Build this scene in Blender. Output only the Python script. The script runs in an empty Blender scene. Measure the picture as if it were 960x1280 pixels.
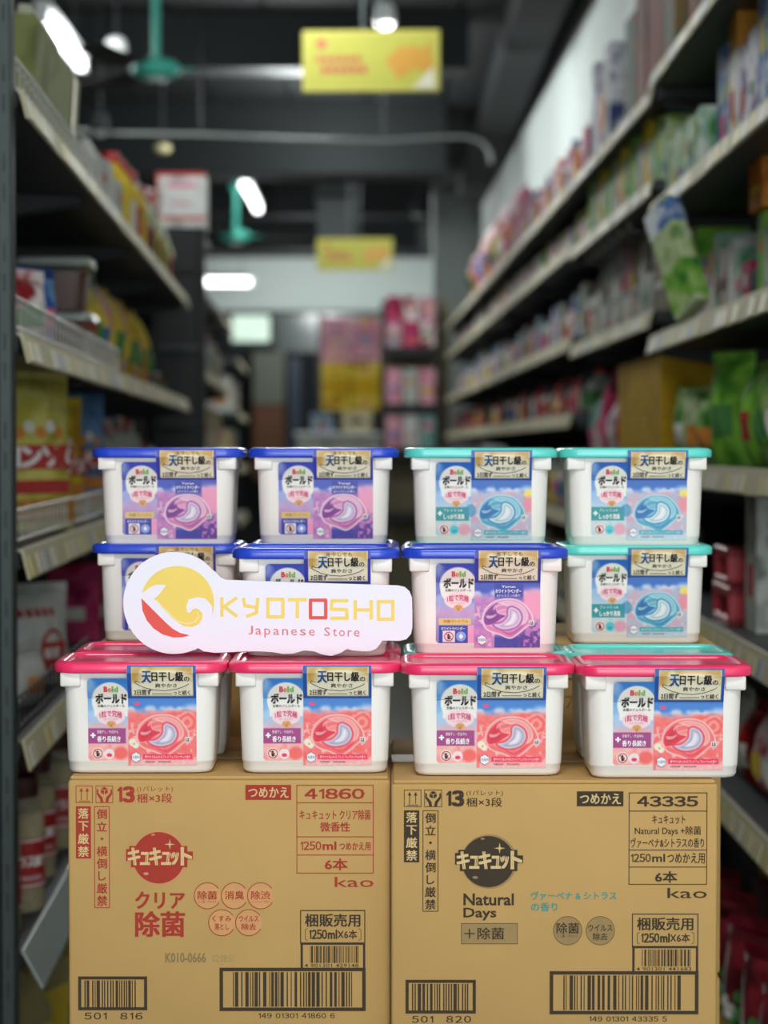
import bpy, bmesh, math, random
import numpy as np
from mathutils import Vector, Matrix
PI = math.pi
SC = bpy.context.scene
COL = SC.collection
H = 1.35            # camera height in metres
F = 2738.0          # focal length in pixels of the 960x1280 frame
PITCH = math.atan(80.0 / F)
CP, SP = math.cos(PITCH), math.sin(PITCH)

def W(px, py, D):
    """point at depth D (world y) that the survey of the photograph puts at px,py"""
    u = (px - 480) / F; v = (640 - py) / F
    y = CP + v * SP; z = -SP + v * CP
    return Vector((D * u / y, D, H + D * z / y))

def lin(c):
    if isinstance(c, str):
        c = [int(c[i:i + 2], 16) for i in (0, 2, 4)]
    return tuple((x / 255 / 12.92) if x / 255 <= .04045 else ((x / 255 + .055) / 1.055) ** 2.4 for x in c[:3])

# ---------------------------------------------------------------- camera
cam_d = bpy.data.cameras.new('camera')
cam_d.sensor_fit = 'VERTICAL'; cam_d.sensor_height = 36.0
cam_d.lens = 36.0 * F / 1280.0
cam_d.clip_start = .05; cam_d.clip_end = 100
cam_d.dof.use_dof = True; cam_d.dof.focus_distance = 2.16; cam_d.dof.aperture_fstop = 5.2
cam = bpy.data.objects.new('camera', cam_d); COL.objects.link(cam)
cam.location = (0, 0, H); cam.rotation_euler = (PI / 2 - PITCH, 0, 0)
SC.camera = cam

# ---------------------------------------------------------------- world, exposure
SC.view_settings.view_transform = 'Standard'
SC.view_settings.look = 'None'
SC.view_settings.gamma = 1
SC.view_settings.use_curve_mapping = False
SC.view_settings.exposure = 1.6
wd = bpy.data.worlds.new('daylight'); SC.world = wd; wd.use_nodes = True
bg = wd.node_tree.nodes['Background']; bg.inputs[0].default_value = (.80, .93, 1.0, 1); bg.inputs[1].default_value = 1.0

def area(name, loc, rot, sx, sy, power, color=(1, 1, 1)):
    l = bpy.data.lights.new(name, 'AREA'); l.shape = 'RECTANGLE'; l.size = sx; l.size_y = sy
    l.energy = power; l.color = color
    o = bpy.data.objects.new(name, l); COL.objects.link(o); o.location = loc; o.rotation_euler = rot
    return o
def bulb(name, loc, power, r=.22, color=(.95, 1.0, .99)):
    l = bpy.data.lights.new(name, 'POINT'); l.shadow_soft_size = r; l.energy = power; l.color = color
    o = bpy.data.objects.new(name, l); COL.objects.link(o); o.location = loc
    return o
# unseen soft fill behind the camera, added as if from an open shop front
area('front_fill_light', (0.1, -2.0, 1.95), (PI / 2 - .10, 0, 0), 2.2, 1.7, 15, (.97, .98, 1.0))
# unseen ceiling light above the frame, added for top light on the tubs
area('ceiling_fill_light', (0, .35, 3.2), (math.radians(24), 0, 0), 1.2, .5, 13, (1.0, 1.0, .97))
for xx, yy, pw in ((-.2, 4.2, 9), (-.4, 7.4, 17), (-1.4, 10.2, 9), (-.45, 11.6, 24), (-1.0, 15.6, 10), (-.3, 13.6, 12), (-.6, 19.5, 20), (-.8, 24.0, 30)):  # unseen point lights, some at the modelled lamps, others added to brighten walls and signs
    bulb('ceiling_fill_light', (xx, yy, 3.15), pw)

# ---------------------------------------------------------------- materials
MATS = {}
def nt(m):
    m.use_nodes = True
    return m.node_tree, m.node_tree.nodes['Principled BSDF']

def mat(name, col, rough=.5, metal=0, var=.06, scale=40, bump=0, coat=0, trans=0, alpha=1, emit=0, sss=0):
    if name in MATS: return MATS[name]
    m = bpy.data.materials.new(name); t, b = nt(m); N = t.nodes; L = t.links
    c = lin(col)
    tc = N.new('ShaderNodeTexCoord'); nz = N.new('ShaderNodeTexNoise'); nz.inputs['Scale'].default_value = scale
    nz.inputs['Detail'].default_value = 3
    L.new(tc.outputs['Object'], nz.inputs['Vector'])
    cr = N.new('ShaderNodeValToRGB'); L.new(nz.outputs[0], cr.inputs[0])
    cr.color_ramp.elements[0].position = .3; cr.color_ramp.elements[1].position = .7
    cr.color_ramp.elements[0].color = (*[max(0, x * (1 - var)) for x in c], 1)
    cr.color_ramp.elements[1].color = (*[min(1, x * (1 + var)) for x in c], 1)
    L.new(cr.outputs[0], b.inputs['Base Color'])
    b.inputs['Roughness'].default_value = rough; b.inputs['Metallic'].default_value = metal
    b.inputs['Coat Weight'].default_value = coat; b.inputs['Transmission Weight'].default_value = trans
    b.inputs['Alpha'].default_value = alpha
    if sss:
        b.inputs['Subsurface Weight'].default_value = sss; b.inputs['Subsurface Radius'].default_value = (.01, .008, .006)
    if emit:
        b.inputs['Emission Color'].default_value = (*c, 1); b.inputs['Emission Strength'].default_value = emit
    if bump:
        bp = N.new('ShaderNodeBump'); bp.inputs['Strength'].default_value = bump; bp.inputs['Distance'].default_value = .002
        L.new(nz.outputs[0], bp.inputs['Height']); L.new(bp.outputs[0], b.inputs['Normal'])
    MATS[name] = m
    return m

def attr_mat(name, rough=.4, coat=.3):
    if name in MATS: return MATS[name]
    m = bpy.data.materials.new(name); t, b = nt(m)
    a = t.nodes.new('ShaderNodeAttribute'); a.attribute_name = 'print_colour'
    t.links.new(a.outputs['Color'], b.inputs['Base Color'])
    b.inputs['Roughness'].default_value = rough; b.inputs['Coat Weight'].default_value = coat
    MATS[name] = m
    return m

def pack_mat(name, cols, scale=18, bands=None, rough=.5, coat=.0, stretch=(1, 1, 1)):
    """printed packaging: blotches of the pack's colours, optional horizontal bands (z of the pack 0..1)"""
    if name in MATS: return MATS[name]
    m = bpy.data.materials.new(name); t, b = nt(m); N = t.nodes; L = t.links
    tc = N.new('ShaderNodeTexCoord'); mp = N.new('ShaderNodeMapping'); mp.inputs['Scale'].default_value = stretch
    L.new(tc.outputs['Object'], mp.inputs['Vector'])
    oi = N.new('ShaderNodeObjectInfo')
    nz = N.new('ShaderNodeTexNoise'); nz.noise_dimensions = '4D'; nz.inputs['Scale'].default_value = scale; nz.inputs['Detail'].default_value = 2.5
    ml = N.new('ShaderNodeMath'); ml.operation = 'MULTIPLY'; ml.inputs[1].default_value = 7
    L.new(oi.outputs['Random'], ml.inputs[0]); L.new(ml.outputs[0], nz.inputs['W'])
    L.new(mp.outputs[0], nz.inputs['Vector'])
    cr = N.new('ShaderNodeValToRGB'); L.new(nz.outputs[0], cr.inputs[0]); cr.color_ramp.interpolation = 'EASE'
    k = len(cols); els = cr.color_ramp.elements
    pos = [.5] if k == 1 else [.36 + .28 * i / (k - 1) for i in range(k)]
    while len(els) < k: els.new(.5)
    while len(els) > max(k, 1): els.remove(els[-1])
    for i, e in enumerate(els):
        e.position = pos[i]; e.color = (*lin(cols[i]), 1)
    out = cr.outputs[0]
    if bands:
        sx = N.new('ShaderNodeSeparateXYZ'); L.new(tc.outputs['Generated'], sx.inputs[0])
        for z0, z1, c in bands:
            a = N.new('ShaderNodeMath'); a.operation = 'GREATER_THAN'; a.inputs[1].default_value = z0; L.new(sx.outputs[2], a.inputs[0])
            d = N.new('ShaderNodeMath'); d.operation = 'LESS_THAN'; d.inputs[1].default_value = z1; L.new(sx.outputs[2], d.inputs[0])
            e = N.new('ShaderNodeMath'); e.operation = 'MULTIPLY'; L.new(a.outputs[0], e.inputs[0]); L.new(d.outputs[0], e.inputs[1])
            mx = N.new('ShaderNodeMix'); mx.data_type = 'RGBA'; L.new(e.outputs[0], mx.inputs['Factor'])
            L.new(out, mx.inputs['A']); mx.inputs['B'].default_value = (*lin(c), 1); out = mx.outputs['Result']
    L.new(out, b.inputs['Base Color'])
    b.inputs['Specular IOR Level'].default_value = .12 if not coat else .4
    b.inputs['Roughness'].default_value = max(rough, .65) if not coat else rough; b.inputs['Coat Weight'].default_value = coat
    MATS[name] = m
    return m

# ---------------------------------------------------------------- mesh helpers
class MB:
    def __init__(s): s.v = []; s.f = []; s.m = []; s.sm = []
    def add(s, v, f, m=0, M=None, smooth=False):
        n = len(s.v)
        s.v += [tuple(M @ Vector(p)) if M is not None else tuple(p) for p in v]
        s.f += [tuple(i + n for i in g) for g in f]; s.m += [m] * len(f); s.sm += [smooth] * len(f)
        return s
    def box(s, x0, x1, y0, y1, z0, z1, m=0, M=None):
        v = [(x, y, z) for z in (z0, z1) for y in (y0, y1) for x in (x0, x1)]
        return s.add(v, [(0, 2, 3, 1), (4, 5, 7, 6), (0, 1, 5, 4), (2, 6, 7, 3), (0, 4, 6, 2), (1, 3, 7, 5)], m, M)
    def cbox(s, x0, x1, y0, y1, z0, z1, c=.003, m=0, M=None, seg=1):
        v, f = _bev(round(x1 - x0, 5), round(y1 - y0, 5), round(z1 - z0, 5), round(c, 5), seg)
        v = [(a + (x0 + x1) / 2, b + (y0 + y1) / 2, d + (z0 + z1) / 2) for a, b, d in v]
        return s.add(v, f, m, M, seg > 1)
    def tube(s, a, b, r0, r1=None, n=10, m=0, caps=True):
        a = Vector(a); b = Vector(b); r1 = r0 if r1 is None else r1; d = (b - a).normalized()
        q = d.to_track_quat('Z', 'Y').to_matrix(); v = []
        for p, r in ((a, r0), (b, r1)):
            for i in range(n):
                t = 2 * PI * i / n; v.append(p + q @ Vector((r * math.cos(t), r * math.sin(t), 0)))
        f = [(i, (i + 1) % n, n + (i + 1) % n, n + i) for i in range(n)]
        s.add(v, f, m, None, True)
        if caps: s.add(v, [tuple(range(n))[::-1], tuple(range(n, 2 * n))], m)
        return s
    def loft(s, rings, m=0, caps=True, M=None, smooth=True):
        n = len(rings[0]); v = [p for r in rings for p in r]; f = []
        for k in range(len(rings) - 1):
            for i in range(n):
                j = (i + 1) % n; f.append((k * n + i, k * n + j, (k + 1) * n + j, (k + 1) * n + i))
        s.add(v, f, m, M, smooth)
        if caps: s.add(v, [tuple(range(n))[::-1], tuple(range((len(rings) - 1) * n, len(rings) * n))], m, M)
        return s
    def lathe(s, prof, n=20, m=0, M=None):
        return s.loft([[(r * math.cos(2 * PI * i / n), r * math.sin(2 * PI * i / n), z) for i in range(n)] for r, z in prof], m, True, M)
    def mesh(s, name, mats):
        me = bpy.data.meshes.new(name); me.from_pydata(s.v, [], s.f)
        for q in mats: me.materials.append(q)
        me.polygons.foreach_set('material_index', s.m); me.polygons.foreach_set('use_smooth', s.sm)
        me.update()
        return me
    def build(s, name, mats, parent=None, **k):
        return link(name, s.mesh(name, mats if isinstance(mats, (list, tuple)) else [mats]), parent, **k)

_bc = {}
def _bev(w, d, h, c, seg):
    k = (w, d, h, c, seg)
    if k not in _bc:
        bm = bmesh.new(); bmesh.ops.create_cube(bm, size=1)
        for q in bm.verts: q.co = Vector((q.co.x * w, q.co.y * d, q.co.z * h))
        bmesh.ops.bevel(bm, geom=bm.edges[:], offset=min(c, .45 * min(w, d, h)), segments=seg, affect='EDGES', profile=.5)
        bm.verts.index_update()
        _bc[k] = ([tuple(q.co) for q in bm.verts], [tuple(x.index for x in g.verts) for g in bm.faces]); bm.free()
    return _bc[k]

def link(name, me, parent=None, loc=(0, 0, 0), rot=(0, 0, 0), kind=None, label=None):
    o = bpy.data.objects.new(name, me); COL.objects.link(o); o.location = loc; o.rotation_euler = rot
    if parent is not None: o.parent = parent
    if kind: o['kind'] = kind
    if label: o['label'] = label
    return o

def thing(name, label, cat, loc=(0, 0, 0), rot=(0, 0, 0), group=None, me=None):
    o = bpy.data.objects.new(name, me); COL.objects.link(o); o.location = loc; o.rotation_euler = rot
    if me is None: o.empty_display_size = .05
    o['label'] = label; o['category'] = cat
    if group: o['group'] = group
    return o

def copy_tree(src, loc, rot, label, group=None):
    r = src.copy(); COL.objects.link(r); r.location = loc; r.rotation_euler = rot; r['label'] = label
    if group: r['group'] = group
    for ch in src.children:
        c = ch.copy(); COL.objects.link(c); c.parent = r
        for g in ch.children:
            d = g.copy(); COL.objects.link(d); d.parent = c
    return r

def rrect(hw, hd, r, z, n=5):
    p = []
    for cx, cy, a0 in ((hw - r, hd - r, 0), (-hw + r, hd - r, PI / 2), (-hw + r, -hd + r, PI), (hw - r, -hd + r, 1.5 * PI)):
        for i in range(n + 1):
            a = a0 + PI / 2 * i / n; p.append((cx + r * math.cos(a), cy + r * math.sin(a), z))
    return p

# ---------------------------------------------------------------- flat print (lettering and marks)
_tc = {}
def glyphs(s, bold):
    k = (s, bold)
    if k not in _tc:
        c = bpy.data.curves.new('t', 'FONT'); c.body = s; c.offset = bold; c.resolution_u = 2; c.fill_mode = 'FRONT'
        o = bpy.data.objects.new('t', c); m = o.to_mesh()
        v = np.empty(len(m.vertices) * 3); m.vertices.foreach_get('co', v); v = v.reshape(-1, 3)[:, :2].copy()
        f = [tuple(p.vertices) for p in m.polygons]
        o.to_mesh_clear(); bpy.data.objects.remove(o); bpy.data.curves.remove(c)
        _tc[k] = (v, f)
    return _tc[k]

def strike(b):
    """embolden by overprinting the glyphs a little apart, as heavy type"""
    return ((-b, -b * .6), (b, -b * .6), (-b, b * .6), (b, b * .6)) if b > .011 else ((0, 0),)

class Print:
    """flat ink in a plane: (u right, v down) in survey pixels, k metres per pixel, origin ou,ov"""
    def __init__(s, ou, ov, k, depth=lambda z: 0.0, eps=.00012):
        s.ou, s.ov, s.k, s.dep, s.eps = ou, ov, k, depth, eps; s.mb = MB(); s.mats = []; s.cnt = 0
    def mi(s, m):
        if m not in s.mats: s.mats.append(m)
        return s.mats.index(m)
    def put(s, pts, faces, m, layer):
        vv = []; s.cnt += 1; e = (layer + 1) * s.eps + (s.cnt % 9) * s.eps * .1
        for u, v in pts:
            z = (s.ov - v) * s.k; vv.append(((u - s.ou) * s.k, s.dep(z) - e, z))
        s.mb.add(vv, faces, s.mi(m))
    def poly(s, pts, m, layer=0):
        a = sum(p[0] * q[1] - q[0] * p[1] for p, q in zip(pts, pts[1:] + pts[:1]))
        if a > 0: pts = pts[::-1]
        s.put(pts, [tuple(range(len(pts)))], m, layer)
    def rect(s, a, b, c, d, m, layer=0): s.poly([(a, b), (c, b), (c, d), (a, d)], m, layer)
    def frame(s, a, b, c, d, w, m, layer=0):
        s.rect(a, b, c, b + w, m, layer); s.rect(a, d - w, c, d, m, layer); s.rect(a, b + w, a + w, d - w, m, layer); s.rect(c - w, b + w, c, d - w, m, layer)
    def disc(s, u, v, r, m, layer=0, n=32, ry=None):
        ry = ry or r
        s.poly([(u + r * math.cos(2 * PI * i / n), v + ry * math.sin(2 * PI * i / n)) for i in range(n)], m, layer)
    def ring(s, u, v, r, w, m, layer=0, n=32, a0=0, a1=2 * PI):
        P = []
        for i in range(n + 1):
            a = a0 + (a1 - a0) * i / n; P += [(u + r * math.cos(a), v + r * math.sin(a)), (u + (r - w) * math.cos(a), v + (r - w) * math.sin(a))]
        s.put(P, [(2 * i, 2 * i + 1, 2 * i + 3, 2 * i + 2) for i in range(n)], m, layer)
    def line(s, pts, w, m, layer=0):
        for (a, b), (c, d) in zip(pts, pts[1:]):
            L = math.hypot(c - a, d - b) or 1; nx, ny = -(d - b) / L * w / 2, (c - a) / L * w / 2
            ex, ey = (c - a) / L * w * .3, (d - b) / L * w * .3
            s.poly([(a + nx - ex, b + ny - ey), (c + nx + ex, d + ny + ey), (c - nx + ex, d - ny + ey), (a - nx - ex, b - ny - ey)], m, layer)
    def text(s, t, a, b, c, d, m, layer=1, bold=.012, skew=0, arc=0):
        v, f = glyphs(t, 0 if ord(max(t)) > 255 else min(bold, .02))
        if not len(v): return
        lo = v.min(0); sz = v.max(0) - lo; sz[sz == 0] = 1; w = c - a; h = d - b
        em = h / max(sz[1], .6)
        for sx_, sy_ in strike(bold):
            P = []
            for x, y in (v - lo) / sz:
                P.append((a + x * w + skew * y * h + sx_ * em, d - y * h - (arc * (1 - (2 * x - 1) ** 2) if arc else 0) + sy_ * em))
            s.put(P, f, m, layer)
    def digits(s, t, a, b, c, d, m, layer=1, bold=.03, gap=.12):
        """figures set one by one, each in its own width"""
        ws = [.5 if q == '1' else (.5 if q == ' ' else 1) for q in t]; g = gap; tot = sum(ws) + g * (len(t) - 1); x = a; k = (c - a) / tot
        for q, w_ in zip(t, ws):
            if q == '1':
                o_ = x + w_ * k * .18; e_ = x + w_ * k; h_ = d - b; t_ = max(w_ * k * .38, h_ * (.10 + bold * 1.6))
                s.poly([(e_, b), (e_, d), (e_ - t_, d), (e_ - t_, b + h_ * .26), (o_ - t_ * .2, b + h_ * .34), (o_ - t_ * .2, b + h_ * .19), (e_ - t_ * .75, b)], m, layer)
            elif q != ' ': s.text(chr(ord(q) + 0xFEE0) if q.isdigit() else q, x, b, x + w_ * k, d, m, layer, bold)
            x += (w_ + g) * k
    def cells(s, t, a, b, c, d, m, layer=1, bold=.02, pad=.12):
        """vertical lettering, one cell for each character"""
        h = (d - b) / len(t)
        for i, ch in enumerate(t):
            v, f = glyphs(ch, 0)
            if not len(v): continue
            lo = v.min(0); hi = v.max(0); e = min(c - a, h) * (1 - pad); cx = (a + c) / 2; cy = b + h * (i + .5)
            cc = (lo + hi) / 2
            for sx_, sy_ in strike(bold): s.put([(cx + (x - cc[0] + sx_) * e, cy - (y - cc[1] + sy_) * e) for x, y in v], f, m, layer)
    def scan(s, inside, a, b, c, d, m, layer=0, st=6):
        u = a
        while u < c:
            v = b
            while v < d:
                if inside(u + st / 2, v + st / 2): s.rect(u, v, u + st, v + st, m, layer)
                v += st
            u += st
    def bars(s, a, b, c, d, m, seed, layer=0, n=40):
        rnd = random.Random(seed); x = a; u = (c - a) / (n * 2.0)
        while x < c:
            w = u * rnd.choice((.7, 1, 1, 2, 2.6)); g = u * rnd.choice((.8, 1, 1.4, 2.2))
            if x + w > c: break
            s.rect(x, b, x + w, d, m, layer); x += w + g
    def build(s, name, parent, **k): return s.mb.build(name, s.mats, parent, **k)
# ================================================================ the room
M_blk = mat('black_paint', '14181a', .7, var=.15, scale=6)
M_ceil = mat('black_ceiling_paint', '0b1113', .85, var=.15, scale=3)
M_wallw = mat('white_wall_paint', 'e6efec', .8, var=.04, scale=5)
M_floor = mat('grey_floor_tile', '6c6a64', .35, var=.12, scale=8)
M_beam = mat('dark_beam_paint', '0f1517', .85, var=.12, scale=5)
XR0, XR1 = 1.21, -.02
def struct(name, mb, m, loc=(0, 0, 0), rot=(0, 0, 0)):
    return mb.build(name, m, kind='structure', loc=loc, rot=rot)
YB, YF = 26.0, -2.6
ROOF = 3.6
fl = struct('floor', MB().box(-3.2, 1.4, YF, YB + .2, -.06, 0), M_floor)
ce = struct('ceiling', MB().box(-3.2, 1.4, YF, YB + .2, ROOF, ROOF + .08), M_ceil)
# wall behind the shelving beside the aisle, yawed with it; white up to the dark strip
yaw = math.atan(.02)
wr = MB().box(0, .12, YF, YB, 0, ROOF)
struct('wall_right', wr, M_wallw, loc=(XR0, 0, 0), rot=(0, 0, yaw))
struct('trim_1', MB().box(-.02, 0, YF, YB, H + 2.20, ROOF), M_ceil, loc=(XR0, 0, 0), rot=(0, 0, yaw))
struct('wall_left', MB().box(-3.3, -3.2, YF, YB, 0, ROOF), M_blk)
# shop front behind the camera: frame with a wide opening
wb = MB().box(-3.3, -1.2, YF - .1, YF, 0, ROOF).box(1.3, 1.5, YF - .1, YF, 0, ROOF).box(-1.2, 1.3, YF - .1, YF, 2.9, ROOF)
struct('wall_front', wb, M_blk)
# rear wall: pale band over dark glazing
b0 = W(270, 388, YB).z; b1 = W(270, 322, YB).z
M_band = mat('pale_band_paint', 'd0dad6', .8)
M_dgls = mat('dark_frame_paint', '2c3434', .5)
wb = MB().box(-3.3, 1.4, YB, YB + .12, b0, b1, 0).box(-3.3, 1.4, YB, YB + .12, b1, ROOF, 1)
wx0, wx1 = W(284, 0, YB).x, W(342, 0, YB).x
wz0, wz1 = W(300, 432, YB).z, W(300, 389, YB).z
wb.box(-3.3, wx0, YB, YB + .12, 0, b0, 1).box(wx1, 1.4, YB, YB + .12, 0, b0, 1)
wb.box(wx0, wx1, YB, YB + .12, 0, wz0, 1).box(wx0, wx1, YB, YB + .12, wz1, b0, 1)
wb.build('wall_rear', [M_band, M_beam], kind='structure')
w1 = thing('window_1', 'transom window', 'window', (wx0, YB, wz0)); del w1['category'], w1['label']; w1['kind'] = 'structure'
ww, wh = wx1 - wx0, wz1 - wz0
fr = MB().box(0, ww, -.03, .05, 0, .05).box(0, ww, -.03, .05, wh - .05, wh).box(0, .05, -.03, .05, 0, wh).box(ww - .05, ww, -.03, .05, 0, wh)
fr.build('window_frame', M_dgls, w1)
M_sky = mat('daylit_pane', 'cfe6d4', .3, emit=.22, var=.12, scale=4)
MB().box(.05, ww - .05, .0, .012, .05, wh - .05).build('window_pane', M_sky, w1)
for i, (a, b, c, d) in enumerate(((345, 392, 398, 440), (402, 392, 455, 440), (459, 392, 532, 440))):
    p = W(a, d, YB); q = W(b if 0 else c, 392, YB)
    MB().box(p.x, q.x, YB - .03, YB, p.z, q.z).build('rear_glazing', mat('dim_glass', '465250', .2), None, kind='structure')
for px in (343, 400, 457):
    p = W(px - 2, 560, YB)
    MB().box(p.x, p.x + .06, YB - .08, YB - .001, 0, b0).build('trim_2', M_dgls, None, kind='structure')
# lower rear: shuttered door, brown panel, blue panel
def rearbox(nm, x0, y0, x1, y1, D, m, th=.05):
    p = W(x0, y1, D); q = W(x1, y0, D)
    return struct(nm, MB().cbox(p.x, q.x, D, D + th, p.z, q.z, .01), m)
rearbox('door_1', 316, 440, 356, 506, YB - .4, mat('door_grey', '5a5d52', .6))
rearbox('trim_3', 316, 507, 356, 600, YB - .4, mat('door_brown', '5a3418', .6))
rearbox('trim_4', 360, 446, 376, 600, YB - .45, mat('dark_blue_post', '202a3c', .5))
# pillar beside the white wall, beams and conduit under the ceiling
p = W(541, 238, 18.9); q = W(592, 600, 18.9)
struct('pillar', MB().cbox(p.x, q.x + .1, 18.9, 19.3, 0, p.z, .01), mat('pillar_paint', 'a4aca8', .8))
struct('beam', MB().cbox(p.x - .3, q.x + .2, 18.7, 19.4, p.z, ROOF, .01), M_beam)
for i, (y0, t, zb) in enumerate(((11.3, .25, 3.30), (14.2, .4, 3.12), (17.6, .35, 3.22), (21.5, .4, 3.3))):
    struct('beam', MB().cbox(-3.2, .55 - .01 * y0, y0, y0 + t, zb, ROOF, .01), M_beam)
struct('beam', MB().cbox(.62, .86, 3, 18.6, 3.42, ROOF, .01), M_beam)
# ceiling boards
for i in range(9):
    struct('ceiling_board', MB().cbox(-3.1 + .5 * i, -2.62 + .5 * i, 4, 25.5, ROOF - .025, ROOF - .002, .006), M_ceil)
# pale conduit below the beams
mb = MB(); cp = [W(x, y, 11.2) for x, y in ((60, 158), (130, 166), (250, 168), (360, 173), (480, 176), (550, 171), (582, 171), (602, 177), (612, 190), (614, 204))]
for p, q in zip(cp, cp[1:]): mb.tube(p, q, .009, n=8)
co = mb.build('conduit', mat('conduit_grey', 'a8b0ac', .5)); co['label'] = 'thin pale conduit running across below the black ceiling beams'; co['category'] = 'pipe'
for q in cp[:6:2]: MB().tube((q.x, q.y, q.z), (q.x, q.y, ROOF - .03), .004, n=6).build('conduit_hanger', M_blk, co)

# ---- lamps
M_tube = mat('lit_tube', 'ffffff', .3, emit=2.2)
M_wht = mat('white_enamel', 'd8dcda', .4)
def tube_lamp(label, c, length, along=True, r=.028):
    t = thing('tube_lamp', label, 'lamp', c, (0, 0, 0 if along else PI / 2), 'ceiling tube lamps')
    L = length / 2
    MB().cbox(-.035, .035, -L, L, .03, .075, .006).build('lamp_housing', M_wht, t)
    MB().tube((0, -L + .02, 0), (0, L - .02, 0), r, n=14).build('tube', M_tube, t)
    for s in (-1, 1): MB().cbox(-.03, .03, s * (L - .01) - .02, s * (L - .01) + .02, -.03, .04, .005).build('end_cap', M_wht, t)
    MB().tube((0, -L * .6, .07), (0, -L * .6, ROOF - c[2] - .03), .004).tube((0, L * .6, .07), (0, L * .6, ROOF - c[2] - .03), .004).build('suspension_rod', M_blk, t)
    return t
a, b = W(56, 22, 9.6), W(98, 82, 10.9)
tube_lamp('lit white tube lamp nearest the camera, left of the first green fan', ((a.x + b.x) / 2, (a.y + b.y) / 2, (a.z + b.z) / 2), 1.25, r=.026)
a, b = W(308, 226, 15.7), W(320, 264, 17.5)
tube_lamp('lit white tube lamp beside the rod of the far green fan', ((a.x + b.x) / 2, 16.6, (a.z + b.z) / 2), 1.7, r=.03)
a = W(283, 352, 23.8)
tube_lamp('long lit tube lamp lying across in front of the pale rear wall band', a, .56, False, r=.04)
def spot(label, px, py, D, r, lit):
    c = W(px, py, D)
    t = thing('spot_lamp', label, 'lamp', c, (0, 0, 0), 'small ceiling spot lamps')
    MB().lathe([(r * .5, .09), (r * .9, .07), (r, 0.0), (r * .9, -.005)], 16).build('lamp_shade', M_wht if lit else M_beam, t)
    MB().lathe([(r * .85, -.006), (r * .6, -.025), (.002, -.03)], 16).build('bulb', M_tube if lit else mat('frosted_bulb', '9aa29f', .4), t)
    MB().tube((0, 0, .08), (0, 0, ROOF - c.z - .03), .006).build('lamp_stem', M_blk, t)
spot('small lit spot lamp between the near tube lamp and the first green fan', 145, 70, 10.6, .055, True)
spot('small lit spot lamp directly above the nearest yellow hanging sign', 481, 28, 9.8, .05, True)
spot('small dim round globe under the conduit, below the nearest tube lamp', 125, 164, 11, .045, False)  # camera-like globe, built from the spot lamp shape without a lit bulb
spot('tiny dim lamp beside the pillar below the black beams', 523, 268, 16, .06, False)
o_ = W(203, 187, 12.2)
t = thing('yellowish_lamp', 'small yellowish lamp below the first green fan', 'detector', o_)  # yellowish lamp modelled unlit, in plain cream plastic
MB().lathe([(.02, .03), (.045, .025), (.05, 0), (.03, -.02), (.004, -.022)], 16).build('lamp_body', mat('cream_plastic', 'b5ad80', .5), t)
MB().tube((0, 0, .02), (0, 0, ROOF - o_.z - .03), .006).build('mount_stem', M_blk, t)

# ---- ceiling fans
M_teal = mat('teal_enamel', '4cc0ac', .6, coat=.0)
M_bladem = mat('fan_blade_grey', '2c2c26', .8)
def fan(label, px, py, D, wpx, ang):
    c = W(px, py, D); r = wpx / 2 * D / F
    t = thing('ceiling_fan', label, 'fan', c, (0, 0, ang), 'green ceiling fans over the aisle')
    MB().lathe([(r * .25, r * .42), (r * .8, r * .3), (r, r * .05), (r * .97, -r * .15), (r * .75, -r * .33), (r * .3, -r * .4), (.004, -r * .41)], 24).build('motor_housing', M_teal, t)
    MB().lathe([(r * .42, -r * .385), (r * .4, -r * .5), (r * .15, -r * .54), (.003, -r * .55)], 18).build('hub_cap', mat('fan_cap_white', 'c9d6d2', .4), t)
    MB().tube((0, 0, r * .3), (0, 0, ROOF - c.z - .18), r * .16, n=12).build('down_rod', M_teal, t)
    MB().lathe([(r * .2, r * 2.9), (r * .42, r * 3.05), (r * .42, r * 3.3), (r * .2, r * 3.4)], 16).build('rod_collar', M_teal, t)
    for k in range(3):
        a = 2 * PI * k / 3; M = Matrix.Rotation(a, 4, 'Z')
        MB().cbox(r * .8, r * 1.7, -r * .12, r * .12, -r * .02, r * .05, .002, 0, M).build('blade_arm', M_teal, t)
        m = MB(); n = 8; rings = []
        for i in range(n + 1):
            x = r * 1.5 + (.62 - r * 1.5) * i / n; hw = .045 + .022 * math.sin(PI * min(1, i / n * .8)); dz = -.012 * math.sin(i / n * PI)
            if i == n: hw *= .6
            tl = .18
            rings.append([(x, -hw, dz - hw * tl), (x, hw, dz + hw * tl), (x, hw, dz + hw * tl + .004), (x, -hw, dz - hw * tl + .004)])
        m.loft(rings, 0, True, M, False).build('blade', M_bladem, t)
fan('nearest green ceiling fan, hung right of the lit tube lamp', 195, 86, 9.7, 62, .15)
fan('farther green ceiling fan above the red and white display box', 295, 295, 16.6, 38, .35)

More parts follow.
